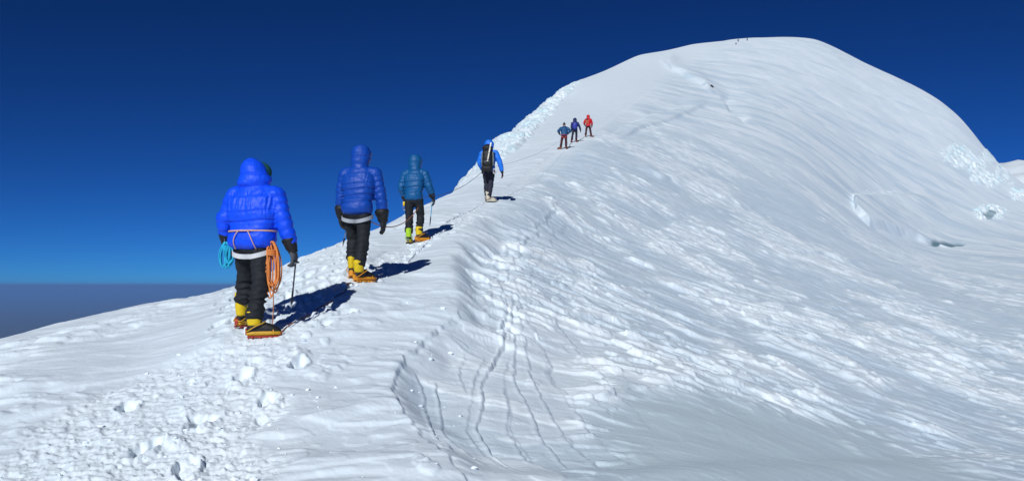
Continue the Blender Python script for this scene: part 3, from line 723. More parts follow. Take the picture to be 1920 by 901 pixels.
def climber(n, sp):
    """sp: look and pose in metres, x right, y ahead (uphill), z up"""
    px, py = POS[n]; fo = FOOT[n]
    fz = []
    for (x, y, yaw) in fo:
        a = R(-(HEAD[n] + yaw)); wx_, wy_ = l2w(n, x, y); fz.append(zat(wx_ - .06 * math.sin(a), wy_ + .06 * math.cos(a)))
    z0 = min(fz); k = sp.get('scale', 1.0)
    root = empty('person', (px, py, z0), R(-HEAD[n])); root.scale = (k, k, k)
    fz = [(q - z0) / k for q in fz]; vx = sp.get('vox', .012)
    lean = sp.get('lean', .04); hh = sp.get('hip', .93); wdt = sp.get('wide', 1.0)
    yb = sp.get('yb', (fo[0][1] + fo[1][1]) / 2); xb = sp.get('xb', 0.0)
    pel = Vector((xb, yb, hh)); sway = sp.get('sway', 0)
    sh = pel + Vector((sway, lean, .50)); nk = sh + Vector((0, .01, .07)); hd = nk + Vector((0, .03 + sp.get('nod', 0), .145))
    hips = [pel + Vector((s * .095, 0, 0)) for s in (-1, 1)]
    ank = [Vector((f[0] - .034 * math.sin(R(f[2])), f[1] - .034 * math.cos(R(f[2])), z + .13)) for f, z in zip(fo, fz)]
    kn = []
    for h_, a_, s, f in zip(hips, ank, (-1, 1), fo):
        mid = h_.lerp(a_, .5); need = max(0, .84 - (h_ - a_).length)
        kn.append(mid + Vector((s * .01, .03 + need * .8, 0)))
    shl = [sh + Vector((s * .185 * wdt, 0, -.015)) for s in (-1, 1)]
    el = [shl[i] + Vector(sp['el'][i]) for i in (0, 1)]; wr = [shl[i] + Vector(sp['wr'][i]) for i in (0, 1)]
    yawh = R(-sp.get('look', 0)); hrot = Matrix.Rotation(yawh, 3, 'Z') @ Matrix.Rotation(R(-sp.get('pitch', 8)), 3, 'X')
    tiny = sp.get('tiny', False)
    # --- body under the clothes, one surface
    b = MB()
    b.loft([pel + Vector((0, 0, -.08)), pel + Vector((0, 0, .05)), pel.lerp(sh, .45), sh + Vector((0, 0, -.10)), sh + Vector((0, 0, 0)), nk], [(.13, .09), (.14, .10), (.12, .085), (.15, .10), (.13, .08), (.055, .055)], n=20, sub=3)
    b.loft([sh, nk, nk + Vector((0, .02, .08))], [(.06, .06), (.055, .057), (.055, .06)], n=14, sub=3)
    for i, s in enumerate((-1, 1)):
        b.loft([hips[i], hips[i].lerp(kn[i], .5), kn[i], kn[i].lerp(ank[i], .4), ank[i]], [.078, .070, .053, .052, .036], n=14, sub=3)
        b.loft([ank[i] + Vector((0, -.02, -.05)), ank[i] + Vector((0, .03, -.07))], [.03, .03], n=10, sub=2)
        b.loft([shl[i], shl[i].lerp(el[i], .5), el[i], el[i].lerp(wr[i], .4), wr[i]], [.052, .045, .038, .036, .026], n=12, sub=3)
    def H(x, y, z): return hd + hrot @ Vector((x, y, z))
    b.ell(hd, (.075, .098, .115), hrot.to_3x3()); b.ell(H(0, .035, -.065), (.052, .055, .050), hrot)
    b.loft([H(0, .088, .02), H(0, .104, -.005), H(0, .112, -.022)], [.009, .013, .015], n=8, sub=2)
    b.loft([H(-.028, .088, -.055), H(0, .094, -.055), H(.028, .088, -.055)], [.006, .008, .006], n=8, sub=2, ref=(0, 0, 1))
    b.ell(H(0, .078, .028), (.055, .02, .010), hrot); b.ell(H(0, .082, -.095), (.022, .018, .016), hrot)
    for s in (-1, 1): b.ell(H(s * .075, -.005, -.005), (.011, .022, .033), hrot)
    b.build('body', M['skin'], root, vox=.010 if not tiny else .02, smooth=2)
    if not tiny:
        e = MB(); e.ell(H(-.032, .088, .010), (.026, .014, .018), hrot); e.ell(H(.032, .088, .010), (.026, .014, .018), hrot); e.loft([H(-.01, .098, .012), H(.01, .098, .012)], [.004, .004], n=6, sub=1, ref=(0, 0, 1))
        e.build('sunglasses', M['eye'], root)
        hr = MB(); hr.ell(H(0, -.018, .022), (.082, .090, .103), hrot); hr.build('hair', M['hair'], root)
    # --- trousers
    t = MB(); tw = sp.get('legw', 1.0)
    t.loft([pel + Vector((0, -.005, -.10)), pel + Vector((0, -.01, -.02)), pel + Vector((0, 0, .10))], [(.165 * tw, .115), (.178 * tw, .130), (.165, .12)], n=24, sub=4)
    for i, s in enumerate((-1, 1)):
        hem = ank[i] + (kn[i] - ank[i]).normalized() * sp.get('hem', (.03, .03))[i]
        t.loft([hips[i] + Vector((0, 0, -.02)), hips[i].lerp(kn[i], .5), kn[i], kn[i].lerp(hem, .5), hem], [(.100 * tw, .118), (.096 * tw, .108), (.084 * tw, .090), (.086 * tw, .092), (.083 * tw, .090)], n=20, sub=8)
    fold = sp.get('fold', .016)
    def tdisp(c):
        zz = c[:, 2]; low = sst(.75, .35, zz)
        return fold * ((1 - np.abs(n3(c, 2.5, 2.5, 15, 11)) * 2.4) * (.25 + .75 * low)) + .006 * n3(c, 12, 12, 20, 13) - .008
    t.build('trousers', sp['legs'], root, vox=vx * .9, smooth=2, disp=tdisp)
    # --- jacket: torso, sleeves, hood
    j = MB(); p = sp.get('puff', 1.0); hemz = sp.get('jhem', -.05); bf = sp.get('baffle', .07)
    zz = lambda q: pel.lerp(sh, q)
    j.loft([pel + Vector((0, -.01, hemz)), pel + Vector((0, -.01, hemz + .07)), zz(.24), zz(.42), zz(.7), sh + Vector((0, 0, -.06)), sh + Vector((0, 0, .02)), sh + Vector((0, .01, .07))],
           [(.180 * wdt * p, .145 * p), (.192 * wdt * p, .160 * p), (.180 * wdt * p, .145 * p), (.200 * wdt * p, .158 * p), (.215 * wdt * p, .165 * p), (.205 * wdt * p, .150 * p), (.150 * wdt * p, .115 * p), (.090, .085)], n=32, sub=8, cap=.5, sq=.12)
    for i, s in enumerate((-1, 1)):
        cuff = wr[i] + (el[i] - wr[i]).normalized() * sp.get('cuff', .03)
        j.loft([sh + Vector((s * .10, 0, -.02)), shl[i] + Vector((0, 0, -.01)), shl[i].lerp(el[i], .35), shl[i].lerp(el[i], .75), el[i], el[i].lerp(cuff, .5), cuff],
               [(.085 * p, .085 * p), (.092 * p, .095 * p), (.088 * p, .098 * p), (.080 * p, .088 * p), (.078 * p, .084 * p), (.070 * p, .074 * p), (.056 * p, .060 * p)], ref=(0, 1, 0), n=22, sub=10, baffle=(sp.get('sbaf', .075), sp.get('sdep', .16)), cap=.6)
    hood = sp.get('hood')
    if hood == 'big':          # roomy down hood hanging round the back of the hat
        hc = hd + Vector((-.035, -.06, -.005))
        j.loft([hc + Vector((.02, .0, -.13)), hc + Vector((.02, -.02, -.085)), hc + Vector((.005, -.02, -.02)), hc + Vector((-.01, -.01, .05)), hc + Vector((-.02, .01, .11)), hc + Vector((-.02, .03, .145))],
               [(.155, .125), (.185, .15), (.160, .145), (.135, .13), (.10, .10), (.045, .05)], n=24, sub=6, cap=.6)
        j.loft([hc + Vector((-.15, .02, -.10)), hc + Vector((-.07, -.13, -.10)), hc + Vector((.06, -.13, -.115)), hc + Vector((.17, -.03, -.15)), hc + Vector((.19, .06, -.18))], [.026, .030, .032, .034, .032], n=12, sub=5, ref=(0, 0, 1))
    elif hood == 'up':
        j.loft([nk + Vector((0, -.02, -.05)), nk + Vector((0, -.02, .01)), nk + Vector((0, -.015, .06)), hd + Vector((0, -.015, .0)), hd + Vector((0, -.01, .07)), hd + Vector((0, 0, .115))],
               [(.13, .12), (.120, .118), (.126, .125), (.142, .145), (.134, .138), (.10, .11)], n=24, sub=6, baffle=(.07, .06), cap=.45)
    elif hood == 'down':
        j.loft([nk + Vector((-.10, .03, 0)), nk + Vector((-.06, -.10, -.01)), nk + Vector((.06, -.10, -.01)), nk + Vector((.10, .03, 0))], [.045, .055, .055, .045], n=12, sub=5, ref=(0, 0, 1))
    wz = sp.get('yoke', 0.0); shz = sh.z
    def jdisp(c):
        q = c[:, 2]; tor = sst(.26 * wdt, .20 * wdt, np.abs(c[:, 0] - pel.x))
        band_ = 0
        for bz in sp.get('seams', ()):
            zc = pel.z + bz
            band_ = band_ - .016 * np.exp(-((q - zc - .012 * np.sin(c[:, 0] * 9)) / .010) ** 2)
        yk = sst(pel.z + .22, pel.z + .32, q) * sst(shz + .05, shz - .04, q)
        ver = (1 - np.abs(pnoise(c[:, 0] * 26, c[:, 2] * 5, 15) + .3 * pnoise(c[:, 0] * 40, c[:, 2] * 14, 16)) * 2.5) * .007 * yk * wz
        ho = sst(shz + .06, shz + .1, q)
        gen = .009 * n3(c, 5, 5, 9, 17) + .003 * n3(c, 18, 18, 26, 19)
        return tor * (band_ + ver) * (1 - ho) + gen + ho * (-.012 * np.exp(-((q - shz - .20) / .010) ** 2))
    j.build('jacket', sp['jacket'], root, vox=vx * .8, smooth=1, disp=jdisp)
    # --- headgear
    if sp.get('hatm'):
        h = MB(); h.ell(H(0, -.004, .035), (.094, .112, .100), hrot); h.loft([H(0, 0, .02), H(0, 0, -.01)], [(.098, .115), (.098, .115)], ref=hrot @ Vector((1, 0, 0)), n=24, sub=2, cap=.3)
        if sp.get('bobble'): h.ell(H(0, 0, .15), (.035, .035, .035), hrot)
        h.build('hat', sp['hatm'], root, vox=.01, smooth=2)
    # --- hands
    for i, s in enumerate((-1, 1)):
        glove(root, wr[i], el[i], s, sp['glove'][i], sp.get('cuffm', M['glove']), vox=.006 if not tiny else .012, curl=sp.get('curl', (.6, .6))[i], fat=sp.get('fat', 1.25), gaunt=sp.get('gaunt', .09))
    # --- boots
    for i in (0, 1):
        bm_ = sp['boots'][i] if isinstance(sp['boots'], (list, tuple)) else sp['boots']
        boot(root, fo[i][0], fo[i][1], fz[i] + .012, fo[i][2], bm_, detail=True if not tiny else False, vox=.009 if not tiny else .015, high=sp.get('high', .24) if i == 0 else min(.25, sp.get('high', .24)))
    # --- climbing harness
    if sp.get('harness'):
        web, edge = sp['harness']; hb = MB(); wz_ = sp.get('belt', .10)
        if sp.get('belt_on', True): hb.band(pel + Vector((0, -.005, wz_)), (.186 if wz_ < .12 else .194) * wdt * p, (.150 if wz_ < .12 else .156) * p, sp.get('bh', .020), .008)
        hz = hb.build('harness', edge, root)
        for i, s in enumerate((-1, 1)):
            lb = MB(); lb.band(hips[i] + Vector((0, 0, sp.get('loopz', -.10))), .106 * tw, .128, .026, .008, tilt=(s * .022, .035))
            lb.build('leg_loop', web, hz, shade=False)
            rs_ = MB(); zt = wz_
            if sp.get('risers'):
                rs_.tube([pel + Vector((s * .05, -.165 * p, zt)), pel + Vector((s * .085, -.176 * p, .05)), pel + Vector((s * .11, -.165 * p, -.02)), pel + Vector((s * .118, -.135, -.09))], .0055)
                rs_.build('riser', edge, hz)
    root['_'] = 0; del root['_']
    root_info = dict(root=root, pel=pel, sh=sh, wr=wr, el=el, hd=hd, z0=z0, k=k, n=n)
    return root_info
def world(info, p):
    px, py = POS[info['n']]; a = R(-HEAD[info['n']]); p = Vector(p) * info['k']
    return Vector((px + p.x * math.cos(a) - p.y * math.sin(a), py + p.x * math.sin(a) + p.y * math.cos(a), info['z0'] + p.z))
def thing(name, loc, label, cat, group=None):
    o = empty(name, loc); tag(o, label, cat, group); return o

def ice_axe(base, tip, label, shaftm, group=None, rz=0, held='head', L=None):
    """axe held by its head at base, shaft running to the spike at tip"""
    base, tip = Vector(base), Vector(tip); o = thing('ice_axe', base, label, 'ice axe', group)
    d = (tip - base); L_ = d.length; d.normalize(); q = Vector((0, 0, -1)).rotation_difference(d).to_matrix() @ Matrix.Rotation(rz, 3, 'Z')
    def T(x, y, z): return q @ Vector((x, y, -z))
    s = MB(); s.loft([T(0, 0, 0), T(0, 0, L_ * .5), T(0, 0, L_ - .05)], [(.008, .013)] * 3, n=10, sub=2); s.build('shaft', shaftm, o)
    g = MB(); g.loft([T(0, 0, L_ * .62), T(0, 0, L_ - .06)], [(.011, .016)] * 2, n=10, sub=3, baffle=(.03, .12)); g.build('grip', M['glove'], o)
    h = MB(); h.loft([T(0, .02, 0), T(0, .09, .012), T(0, .15, .035), T(0, .17, .055)], [(.005, .014), (.004, .012), (.003, .008), (.001, .002)], n=8, sub=3)
    h.loft([T(0, -.01, 0), T(0, -.06, .005), T(0, -.10, .02)], [(.008, .012), (.020, .006), (.030, .003)], n=8, sub=3)
    h.ell(T(0, 0, 0), (.013, .022, .016)); h.build('head', M['steel'], o)
    k = MB(); k.loft([T(0, 0, L_ - .055), T(0, 0, L_ - .03), T(0, 0, L_)], [.010, .008, .001], n=8, sub=2); k.build('spike', M['steel'], o)
    return o
def coil(loc, mat, label, cat, loops, L, w_, r, depth=.05, seed=1):
    rd = random.Random(seed); o = thing('rope_coil', loc, label, cat)
    m = MB()
    for k in range(loops):
        l = L * rd.uniform(.72, 1.05); ww = w_ * rd.uniform(.5, 1.1); ox = rd.uniform(-.02, .02); oy = rd.uniform(-depth, depth) * .6; sw = rd.uniform(-.03, .03)
        p = [(ox, oy, 0), (ox + ww * .5, oy + rd.uniform(-.01, .01), -l * .15), (ox + ww * .62 + sw, oy, -l * .45), (ox + ww * .55 + sw, oy + rd.uniform(-.01, .01), -l * .8), (ox + sw + rd.uniform(-.01, .01), oy, -l),
             (ox - ww * .5 + sw, oy, -l * .82), (ox - ww * .55 + sw, oy + rd.uniform(-.01, .01), -l * .45), (ox - ww * .4, oy, -l * .15)]
        m.tube(p, r, n=7, closed=True, sub=5)
    m.build('loops', mat, o)
    b = MB()
    for k in range(4): b.tube([(math.cos(t) * w_ * .42, math.sin(t) * depth * .8, -L * .16 - k * r * 2.1 + .3 * r * math.sin(t * 2)) for t in np.linspace(0, 2 * math.pi, 10)[:-1]], r, n=7, closed=True, sub=3)
    b.build('wraps', mat, o)
    c = MB(); c.tube([(0, 0, -.025), (.018, 0, -.005), (.018, 0, .04), (0, 0, .055), (-.018, 0, .04), (-.018, 0, -.005)], .005, n=7, closed=True); c.build('carabiner', M['steel'], o)
    return o
def rope(pts_, r, mat, label, group='ropes between the climbers'):
    m = MB(); m.tube(pts_, r, n=7, sub=3); o = m.build('climbing_rope', mat); tag(o, label, 'rope', group); return o
def on_snow(pts_, lift=.004, step=.12, wob=.03, seed=1):
    rd = random.Random(seed); out_ = []
    for (a, b) in zip(pts_[:-1], pts_[1:]):
        L = math.hypot(b[0] - a[0], b[1] - a[1]); n = max(2, int(L / step))
        for k in range(n): out_.append((a[0] + (b[0] - a[0]) * k / n + rd.uniform(-wob, wob), a[1] + (b[1] - a[1]) * k / n + rd.uniform(-wob, wob) * .5))
    out_.append(pts_[-1]); xs = np.array(out_)
    z = relief(xs[:, 0], xs[:, 1])[0]
    zs = np.maximum(z, np.convolve(np.pad(z, 1, 'edge'), np.ones(3) / 3, 'valid'))
    return [(float(p[0]), float(p[1]), float(q) + lift) for p, q in zip(xs, zs)]

# ------------------------------------------------------------------ the party
BY = dict(upper=M['glove'], shaft=M['yellow'], rand=M['amber'], crampon=M['redsteel'], strap=M['amber'])
BO = dict(upper=M['glove'], shaft=M['yellow'], rand=M['orangerubber'], crampon=M['orangerubber'], strap=M['orangerubber'])
BL = dict(upper=M['glove'], shaft=M['lime'], rand=M['yellow'], crampon=M['darksteel'], strap=M['lime'])
BC = dict(upper=M['cream'], shaft=M['cream'], rand=M['cream'], crampon=M['darksteel'], strap=M['brownboot'])
BR = dict(upper=M['brownboot'], shaft=M['maroon'], rand=M['brownboot'], crampon=M['darksteel'], strap=M['brownboot'])
GR = 'climbers walking up the snow ridge'
def who(info, label): tag(info['root'], label, 'person', GR); return info
c1 = who(climber('c1', dict(jacket=M['blue'], legs=M['black'], boots=BY, glove=(M['greyglove'], M['greyglove']), hood='big', hatm=M['hat'], look=50, pitch=24, nod=.05, wide=1.22, puff=1.14, hip=.99,
    lean=.05, yb=.14, xb=-.09, legw=1.12, hem=(.17, .05), fold=.022, yoke=1.0, seams=(.10, .20, .30), scale=1.0, high=.34,
    el=((-.12, -.03, -.27), (.10, .0, -.30)), wr=((-.16, .06, -.49), (.17, .05, -.57)), cuff=.05, sbaf=.085, curl=(.9, .9), fat=1.35, gaunt=.11,
    harness=(M['webwhite'], M['webpeach']), belt=.10, bh=.009, risers=True, loopz=-.125)),
    'climber in a royal blue down jacket, green hat and yellow boots, nearest on the ridge')
c2 = who(climber('c2', dict(jacket=M['navyblue'], legs=M['black'], boots=BO, glove=(M['glove'], M['glove']), hood='up', wide=1.06, puff=1.05, hip=.96, lean=.12, yb=.05, xb=0, legw=1.02, hem=(.10, .09), fold=.010, yoke=.3, seams=(.09, .17, .25, .33),
    el=((-.065, .0, -.30), (.075, .0, -.30)), wr=((-.09, .06, -.56), (.10, .05, -.62)), cuff=.03, curl=(.9, .3), fat=1.6, gaunt=.12, harness=(M['webgrey'], M['webgrey']), belt_on=False, loopz=-.13, high=.25)),
    'hooded climber in a mid blue down jacket with big black mitts, second from the left')
c3 = who(climber('c3', dict(jacket=M['teal'], legs=M['black'], boots=(BL, BO), glove=(M['glove'], M['glove']), hood='up', look=0, wide=.98, puff=1.0, hip=.92, lean=.10, yb=.05, legw=.98, hem=(.09, .07), fold=.012, yoke=.4, seams=(.08, .19, .30), scale=.97,
    el=((-.09, -.02, -.28), (.10, .0, -.27)), wr=((-.03, .08, -.52), (.16, .10, -.47)), curl=(.9, .9), fat=1.2, high=.26)),
    'hooded climber in a dark teal down jacket and lime green boots')
c4 = who(climber('c4', dict(jacket=M['sky'], legs=M['slate'], boots=BC, glove=(M['glove'], M['maroon']), hood='up', wide=1.0, puff=.96, hip=.94, lean=.06, yb=.05, legw=1.0, hem=(.04, .04), fold=.010, baffle=.1, sdep=.04, seams=(),
    el=((-.09, .03, -.27), (.12, .0, -.27)), wr=((-.03, .16, -.46), (.19, .03, -.55)), curl=(.6, .6), fat=1.0, harness=(M['slate'], M['glove']), belt=.06, high=.26)),
    'climber in a bright blue shell and cream boots carrying a black backpack')
c5 = who(climber('c5', dict(tiny=True, vox=.02, jacket=M['darkteal'], legs=M['maroon'], boots=BR, glove=(M['glove'], M['glove']), hood='down', hatm=M['blackhat'], bobble=True, wide=1.08, puff=1.05, hip=.90, lean=.03, yb=0, legw=1.0,
    el=((-.19, -.06, -.20), (.22, -.06, -.20)), wr=((-.10, .10, -.36), (.02, .06, -.36)), jhem=.02, harness=(M['webred'], M['webred']), belt=.03, sdep=.05)),
    'small distant climber in a dark teal jacket and bobble hat, hands on hips')
c6 = who(climber('c6', dict(tiny=True, vox=.02, jacket=M['navy'], legs=M['slate'], boots=BR, glove=(M['glove'], M['glove']), hood='up', wide=1.0, puff=1.0, hip=.93, lean=.05, yb=0,
    el=((-.06, .02, -.28), (.14, .0, -.26)), wr=((-.02, .15, -.46), (.22, .03, -.52)), sdep=.05)),
    'small distant climber in navy wearing a violet blue backpack')
c7 = who(climber('c7', dict(tiny=True, vox=.02, jacket=M['red'], legs=M['maroon'], boots=BR, glove=(M['glove'], M['glove']), hood='up', wide=1.02, puff=1.0, hip=.92, lean=.03, yb=0, xb=.08,
    el=((-.13, .04, -.26), (.10, .03, -.27)), wr=((-.08, .2, -.40), (.10, .12, -.50)), sdep=.05)),
    'small distant climber in a red hooded jacket with one leg stepping right')

# ---- gear
p = c1['pel']; a_ = world(c1, c1['wr'][1] + Vector((.015, .05, -.12)))
ice_axe(a_, a_ + Vector((-.055, .02, -.50)), 'ice axe dangling from the grey glove of the nearest climber, beside the orange rope', M['darksteel'], rz=.4)
coil(world(c1, p + Vector((.235, -.04, -.01))), M['orange'], 'thick bundle of orange rope hanging from the hip of the nearest climber', 'rope coil', 13, .56, .105, .0075, .05, 3)
coil(world(c1, c1['wr'][0] + Vector((.05, -.08, .0))), M['cyan'], 'turquoise cord bundled at the left hand of the nearest climber', 'cord coil', 10, .27, .075, .006, .04, 5)
a_ = world(c2, c2['wr'][0] + Vector((.03, .05, -.11)))
ice_axe(a_ + Vector((.03, 0, 0)), a_ + Vector((-.03, .0, -.30)), 'short ice axe with a black end under the left mitt of the second climber', M['steel'], rz=.4)
a_ = world(c3, c3['wr'][1] + Vector((-.02, .05, -.07)))
ice_axe(a_, a_ + Vector((-.05, 0, -.50)), 'ice axe with a pale blue shaft beside the teal jacketed climber', M['shaftblue'], rz=.4)
def gear_sling(c):
    o = thing('gear_sling', world(c, c['pel'] + Vector((-.20, .0, -.08))), 'small yellow and metal climbing gear hanging by the left hip of the teal jacketed climber', 'climbing gear')
    m = MB(); m.box((0, 0, -.05), (.022, .02, .04)); m.build('descender', M['yellow'], o)
    m = MB(); m.tube([(0, 0, -.09), (.02, 0, -.12), (.012, 0, -.17), (-.012, 0, -.17), (-.02, 0, -.12)], .006, closed=True); m.build('carabiner', M['steel'], o)
gear_sling(c3)

def backpack(c, label, body, lid, side, sc=1.0, off=(0, 0, 0), picket=False):
    o = thing('backpack', world(c, (0, 0, 0)), label, 'backpack'); o.rotation_euler = (0, 0, R(-HEAD[c['n']]))
    b_ = c['pel'].lerp(c['sh'], .52) + Vector((0, -.265 * sc, .02)) + Vector(off)
    def B(x, y, z): return b_ + Vector((x, y, z)) * sc
    m = MB(); m.loft([B(0, .02, -.27), B(0, 0, -.18), B(0, 0, 0), B(0, .01, .2), B(0, .03, .26)], [(.13 * sc, .09 * sc), (.155 * sc, .12 * sc), (.150 * sc, .125 * sc), (.14 * sc, .105 * sc), (.12 * sc, .09 * sc)], n=24, sub=6, sq=.3)
    m.build('pack_body', body, o, disp=lambda q: .010 * n3(q, 9, 9, 16, 31))
    m = MB(); m.loft([B(0, -.01, .24), B(0, -.01, .30), B(0, 0, .345)], [(.135 * sc, .11 * sc), (.15 * sc, .125 * sc), (.11 * sc, .09 * sc)], n=20, sub=4, sq=.3); m.build('lid', lid, o)
    for s in (-1, 1):
        m = MB(); m.loft([B(s * .15, .03, -.20), B(s * .16, .02, -.05), B(s * .15, .02, .18)], [(.03 * sc, .07 * sc), (.03 * sc, .08 * sc), (.022 * sc, .06 * sc)], n=12, sub=4); m.build('side_panel', side, o)
        m = MB(); m.tube([B(s * .08, .10, .20), B(s * .09, .22, .26), B(s * .11, .36, .20), B(s * .13, .38, .0), B(s * .16, .26, -.16), B(s * .14, .10, -.2)], .016 * sc); m.build('shoulder_strap', lid, o)
    m = MB(); m.loft([B(-.17, -.03, -.10), B(0, -.145, -.10), B(.17, -.03, -.10)], [(.014, .008)] * 3, ref=(0, 0, 1), n=8, sub=6); m.build('compression_strap', side, o)
    if picket:
        m = MB(); m.loft([B(-.10, -.135, -.30), B(.10, -.135, -.30)], [(.09 * sc, .085 * sc)] * 2, ref=(0, 0, 1), n=18, sub=3); m.build('lower_pouch', body, o, disp=lambda q: .012 * n3(q, 9, 9, 16, 37))
        k = MB(); k.loft([B(.015, -.15, -.10), B(.06, -.155, .13), B(.115, -.15, .42)], [(.018, .012), (.020, .012), (.022, .012)], n=10, sub=3, sq=.4)
        q = thing('snow_picket', world(c, (0, 0, 0)), 'long cream snow picket strapped slantwise on the black backpack', 'snow picket'); q.rotation_euler = o.rotation_euler
        k.build('stake', M['pole'], q)
        for t in (.1, .45, .75):
            k = MB(); k.ell(B(.015 + .1 * t, -.165, -.10 + .52 * t), (.026, .014, .012)); k.build('lashing', M['webgrey'], q)
        q = MB(); q.tube([B(.19, -.06, -.30), B(.225, -.06, -.34), B(.22, -.06, -.42), B(.18, -.06, -.43), B(.165, -.06, -.36)], .011, closed=True); r_ = q.build('carabiner', M['webwhite'], o)
    return o
backpack(c4, 'tall black backpack with grey side panels worn by the bright blue climber', M['glove'], M['glove'], M['packgrey'], 1.0, picket=True)
backpack(c6, 'violet blue backpack worn by the middle one of the three distant climbers', M['packblue'], M['navy'], M['packblue'], .95)
backpack(c7, 'small dull orange backpack slung left on the red jacketed climber', M['packorange'], M['maroon'], M['packorange'], .6, off=(-.10, .02, 0))

# ---- ropes
def wp(c, x, y, z): return world(c, Vector((x, y, z)))
def gp(u, v, d0, d1):
    d = find_d(u, v, d0, d1); return ((u - U0) / F * d, d)
r1 = on_snow([tuple(wp(c1, .20, .12, 0))[:2], gp(560, 598, 8.3, 10.5), gp(590, 582, 8.4, 10.5), gp(618, 567, 8.5, 10.6), gp(645, 547, 8.8, 10.7), tuple(wp(c2, -.02, -.16, 0))[:2]], seed=4, wob=.012)
rope([tuple(wp(c1, .19, .06, .55)), tuple(wp(c1, .17, .10, .30)), tuple(wp(c1, .16, .10, .10))] + r1, .0055, M['dullorange'], 'worn orange rope lying in the shadow from the nearest climber to the second')
h1 = c2['pel'] + Vector((.16, -.05, -.15)); h2 = c3['pel'] + Vector((.13, -.15, -.22))
A_, B_ = world(c2, h1), world(c3, h2)
rope([A_.lerp(B_, t) + Vector((0, 0, -.42 * 4 * t * (1 - t) * .5)) for t in np.linspace(0, 1, 14)], .007, M['dullorange'], 'orange rope sagging in the air behind the legs of the teal jacketed climber')
A_, B_ = world(c3, c3['pel'] + Vector((.02, .17, .0))), world(c4, c4['pel'] + Vector((-.19, .02, -.05)))
rope([A_.lerp(B_, t) + Vector((0, 0, -.18 * 4 * t * (1 - t))) for t in np.linspace(0, 1, 14)], .006, M['darksteel'], 'thin dark rope stretched in the air from the teal jacketed climber to the backpack climber')
A_, B_ = world(c4, c4['pel'] + Vector((.08, .17, .10))), world(c5, c5['pel'] + Vector((0, -.1, -.1)))
rope([A_.lerp(B_, t) + Vector((0, 0, -.25 * 4 * t * (1 - t))) for t in np.linspace(0, 1, 20)], .004, M['darksteel'], 'thin dark rope stretched from the backpack climber up to the distant three')
r4 = on_snow([tuple(wp(c5, .2, .2, 0))[:2], tuple(wp(c6, -.2, -.2, 0))[:2]], seed=8, step=.5, lift=.02)
rope(r4, .012, M['darksteel'], 'dark rope on the snow between the two left ones of the distant three')
r5 = on_snow([tuple(wp(c6, .2, .2, 0))[:2], tuple(wp(c7, -.2, -.2, 0))[:2]], seed=9, step=.5, lift=.02)
rope(r5, .012, M['darksteel'], 'dark rope on the snow between the violet blue and the red distant climber')

# ---- tiny parties far up the dome
def far_person(u, v, mat, label, crouch=False):
    # v is on ground in front of the crest
    az = math.atan2((u - U0) / F, 1); ds = np.linspace(150, 490, 700); xs = (u - U0) / F * ds; zz = relief(xs, ds)[0]
    vv = V0 - F * zz / ds; i = int(np.argmin(np.abs(vv - v))); d = float(ds[i]); x = float(xs[i]); z = float(zz[i])
    o = thing('person', (x, d, z - .05), label, 'person', 'tiny climbers near the summit')
    b = MB(); s = .6 if crouch else 1
    b.loft([(0, 0, .85 * s), (0, .02, 1.1 * s), (0, .04, 1.4 * s), (0, .05, 1.5 * s)], [(.17, .13), (.19, .14), (.2, .13), (.06, .06)], n=12, sub=3)
    b.ell((0, .06, 1.64 * s), (.10, .12, .14))
    for q in (-1, 1):
        b.loft([(q * .09, 0, .88 * s), (q * .12, .05, .48 * s), (q * .15, q * .12, .06)], [.10, .08, .06], n=10, sub=3)
        b.loft([(q * .15, .05, .04), (q * .15, .2, .03)], [.05, .05], n=8, sub=2)
        b.loft([(q * .2, .03, 1.38 * s), (q * .28, .0, 1.1 * s), (q * .26, .1, .86 * s), (q * .25, .14, .76 * s)], [.07, .06, .05, .04], n=10, sub=3)
    b.build('body', mat, o, vox=.035, smooth=2)
for u, v, mat, l, cr in [(1401, 77, M['navy'], 'tiny dark climber standing right under the summit line, rightmost of the summit party', False),
                         (1384, 79, M['slate'], 'tiny dark climber under the summit line, between the two others up there', False),
                         (1380, 84, M['slate'], 'tiny dark climber under the summit line, leftmost and lowest of the summit party', True)]:
    far_person(u, v, mat, l, cr)

ds = np.linspace(100, 400, 500); zz = relief((1334 - U0) / F * ds, ds)[0]; i = int(np.argmin(np.abs(V0 - F * zz / ds - 163)))
mb = MB(); mb.ell((0, 0, .15), (.38, .3, .42)); mb.ell((.35, .1, .05), (.3, .3, .2))
o = mb.build('rock', fabric('dark_stone', (.05, .05, .055), rough=.9, scale=3), None, vox=.06, disp=lambda q: .08 * n3(q, 4, 4, 4, 77)); o.location = ((1334 - U0) / F * ds[i], ds[i], zz[i])
tag(o, 'tiny lone dark rock poking out of the snow halfway down the dome', 'rock')

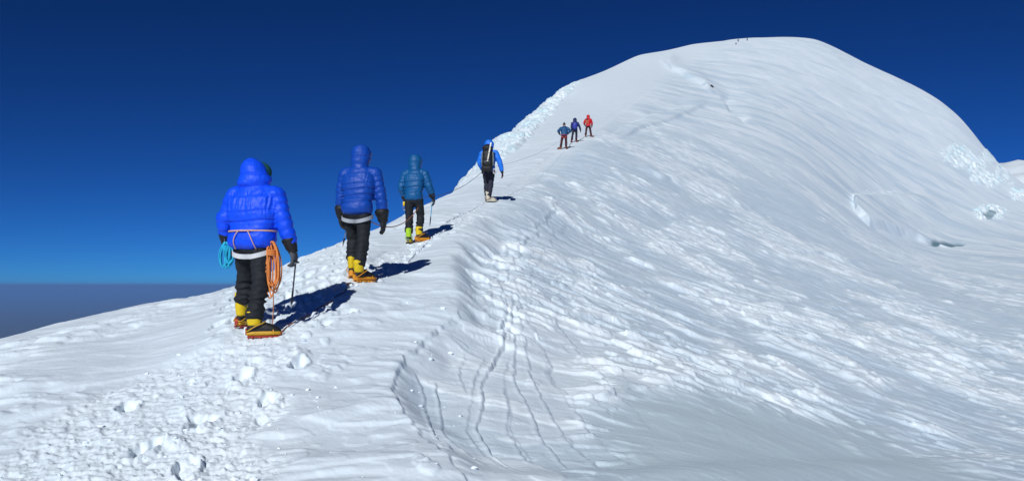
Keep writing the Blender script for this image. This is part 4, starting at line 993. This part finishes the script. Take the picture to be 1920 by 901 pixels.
# ---- crumbs of broken snow beside the track
def crumbs():
    rd = random.Random(11); mb = MB(); P0 = []
    ico = [Vector(q).normalized() for q in [(-1, 1.618, 0), (1, 1.618, 0), (-1, -1.618, 0), (1, -1.618, 0), (0, -1, 1.618), (0, 1, 1.618), (0, -1, -1.618), (0, 1, -1.618), (1.618, 0, -1), (1.618, 0, 1), (-1.618, 0, -1), (-1.618, 0, 1)]]
    icf = [(0, 11, 5), (0, 5, 1), (0, 1, 7), (0, 7, 10), (0, 10, 11), (1, 5, 9), (5, 11, 4), (11, 10, 2), (10, 7, 6), (7, 1, 8), (3, 9, 4), (3, 4, 2), (3, 2, 6), (3, 6, 8), (3, 8, 9), (4, 9, 5), (2, 4, 11), (6, 2, 10), (8, 6, 7), (9, 8, 1)]
    spots = []
    for k in range(1300):
        v = 385 + (rd.random() ** .8) * 516; pc = float(np.interp(v, PATHC[:, 0], PATHC[:, 1])); pw = float(np.interp(v, PATHC[:, 0], PATHC[:, 2]))
        u = pc + rd.gauss(0, .55) * pw + (.3 * pw if rd.random() < .4 else 0)
        spots.append((u, v))
    for k in range(30):
        v = rd.uniform(560, 890); spots.append((rd.gauss(800 if v < 800 else 850, 50), v))
    vs_ = np.array(sorted(set(spots))); tab = {}
    for u, v in spots:
        key = round(u / 40)
        if key not in tab:
            uu = key * 40; ds = np.linspace(4, 27, 300); z = relief((uu - U0) / F * ds, ds, False); tab[key] = (V0 - F * z / ds, ds)
        vv, ds = tab[key]; i = int(np.argmin(np.abs(vv - v))); P0.append(((u - U0) / F * ds[i], ds[i] + rd.uniform(-.03, .03)))
    A0 = np.array(P0); zz = relief(A0[:, 0], A0[:, 1])[0]
    for (x, y), z in zip(P0, zz):
        s = .006 + .020 * rd.random() ** 4 if rd.random() < .96 else rd.uniform(.02, .032)
        q = Matrix.Rotation(rd.uniform(0, 6.3), 3, 'Z') @ Matrix.Rotation(rd.uniform(0, 6.3), 3, 'X')
        sc = (s * rd.uniform(.8, 1.5), s * rd.uniform(.8, 1.5), s * rd.uniform(.45, .9))
        vs = [q @ (p * rd.uniform(.75, 1.15)) for p in ico]
        mb.add([(x + p.x * sc[0], y + p.y * sc[1], float(z) + p.z * sc[2] + sc[2] * .35) for p in vs], icf)
    o = mb.build('snow_crumbs', SNOW, shade=False)
    a = o.data.attributes.new('cover', 'FLOAT_COLOR', 'POINT'); a.data.foreach_set('color', np.tile(np.array([0, 0, 1, 0], np.float32), len(mb.v)))
    tag(o, kind='stuff')
crumbs()
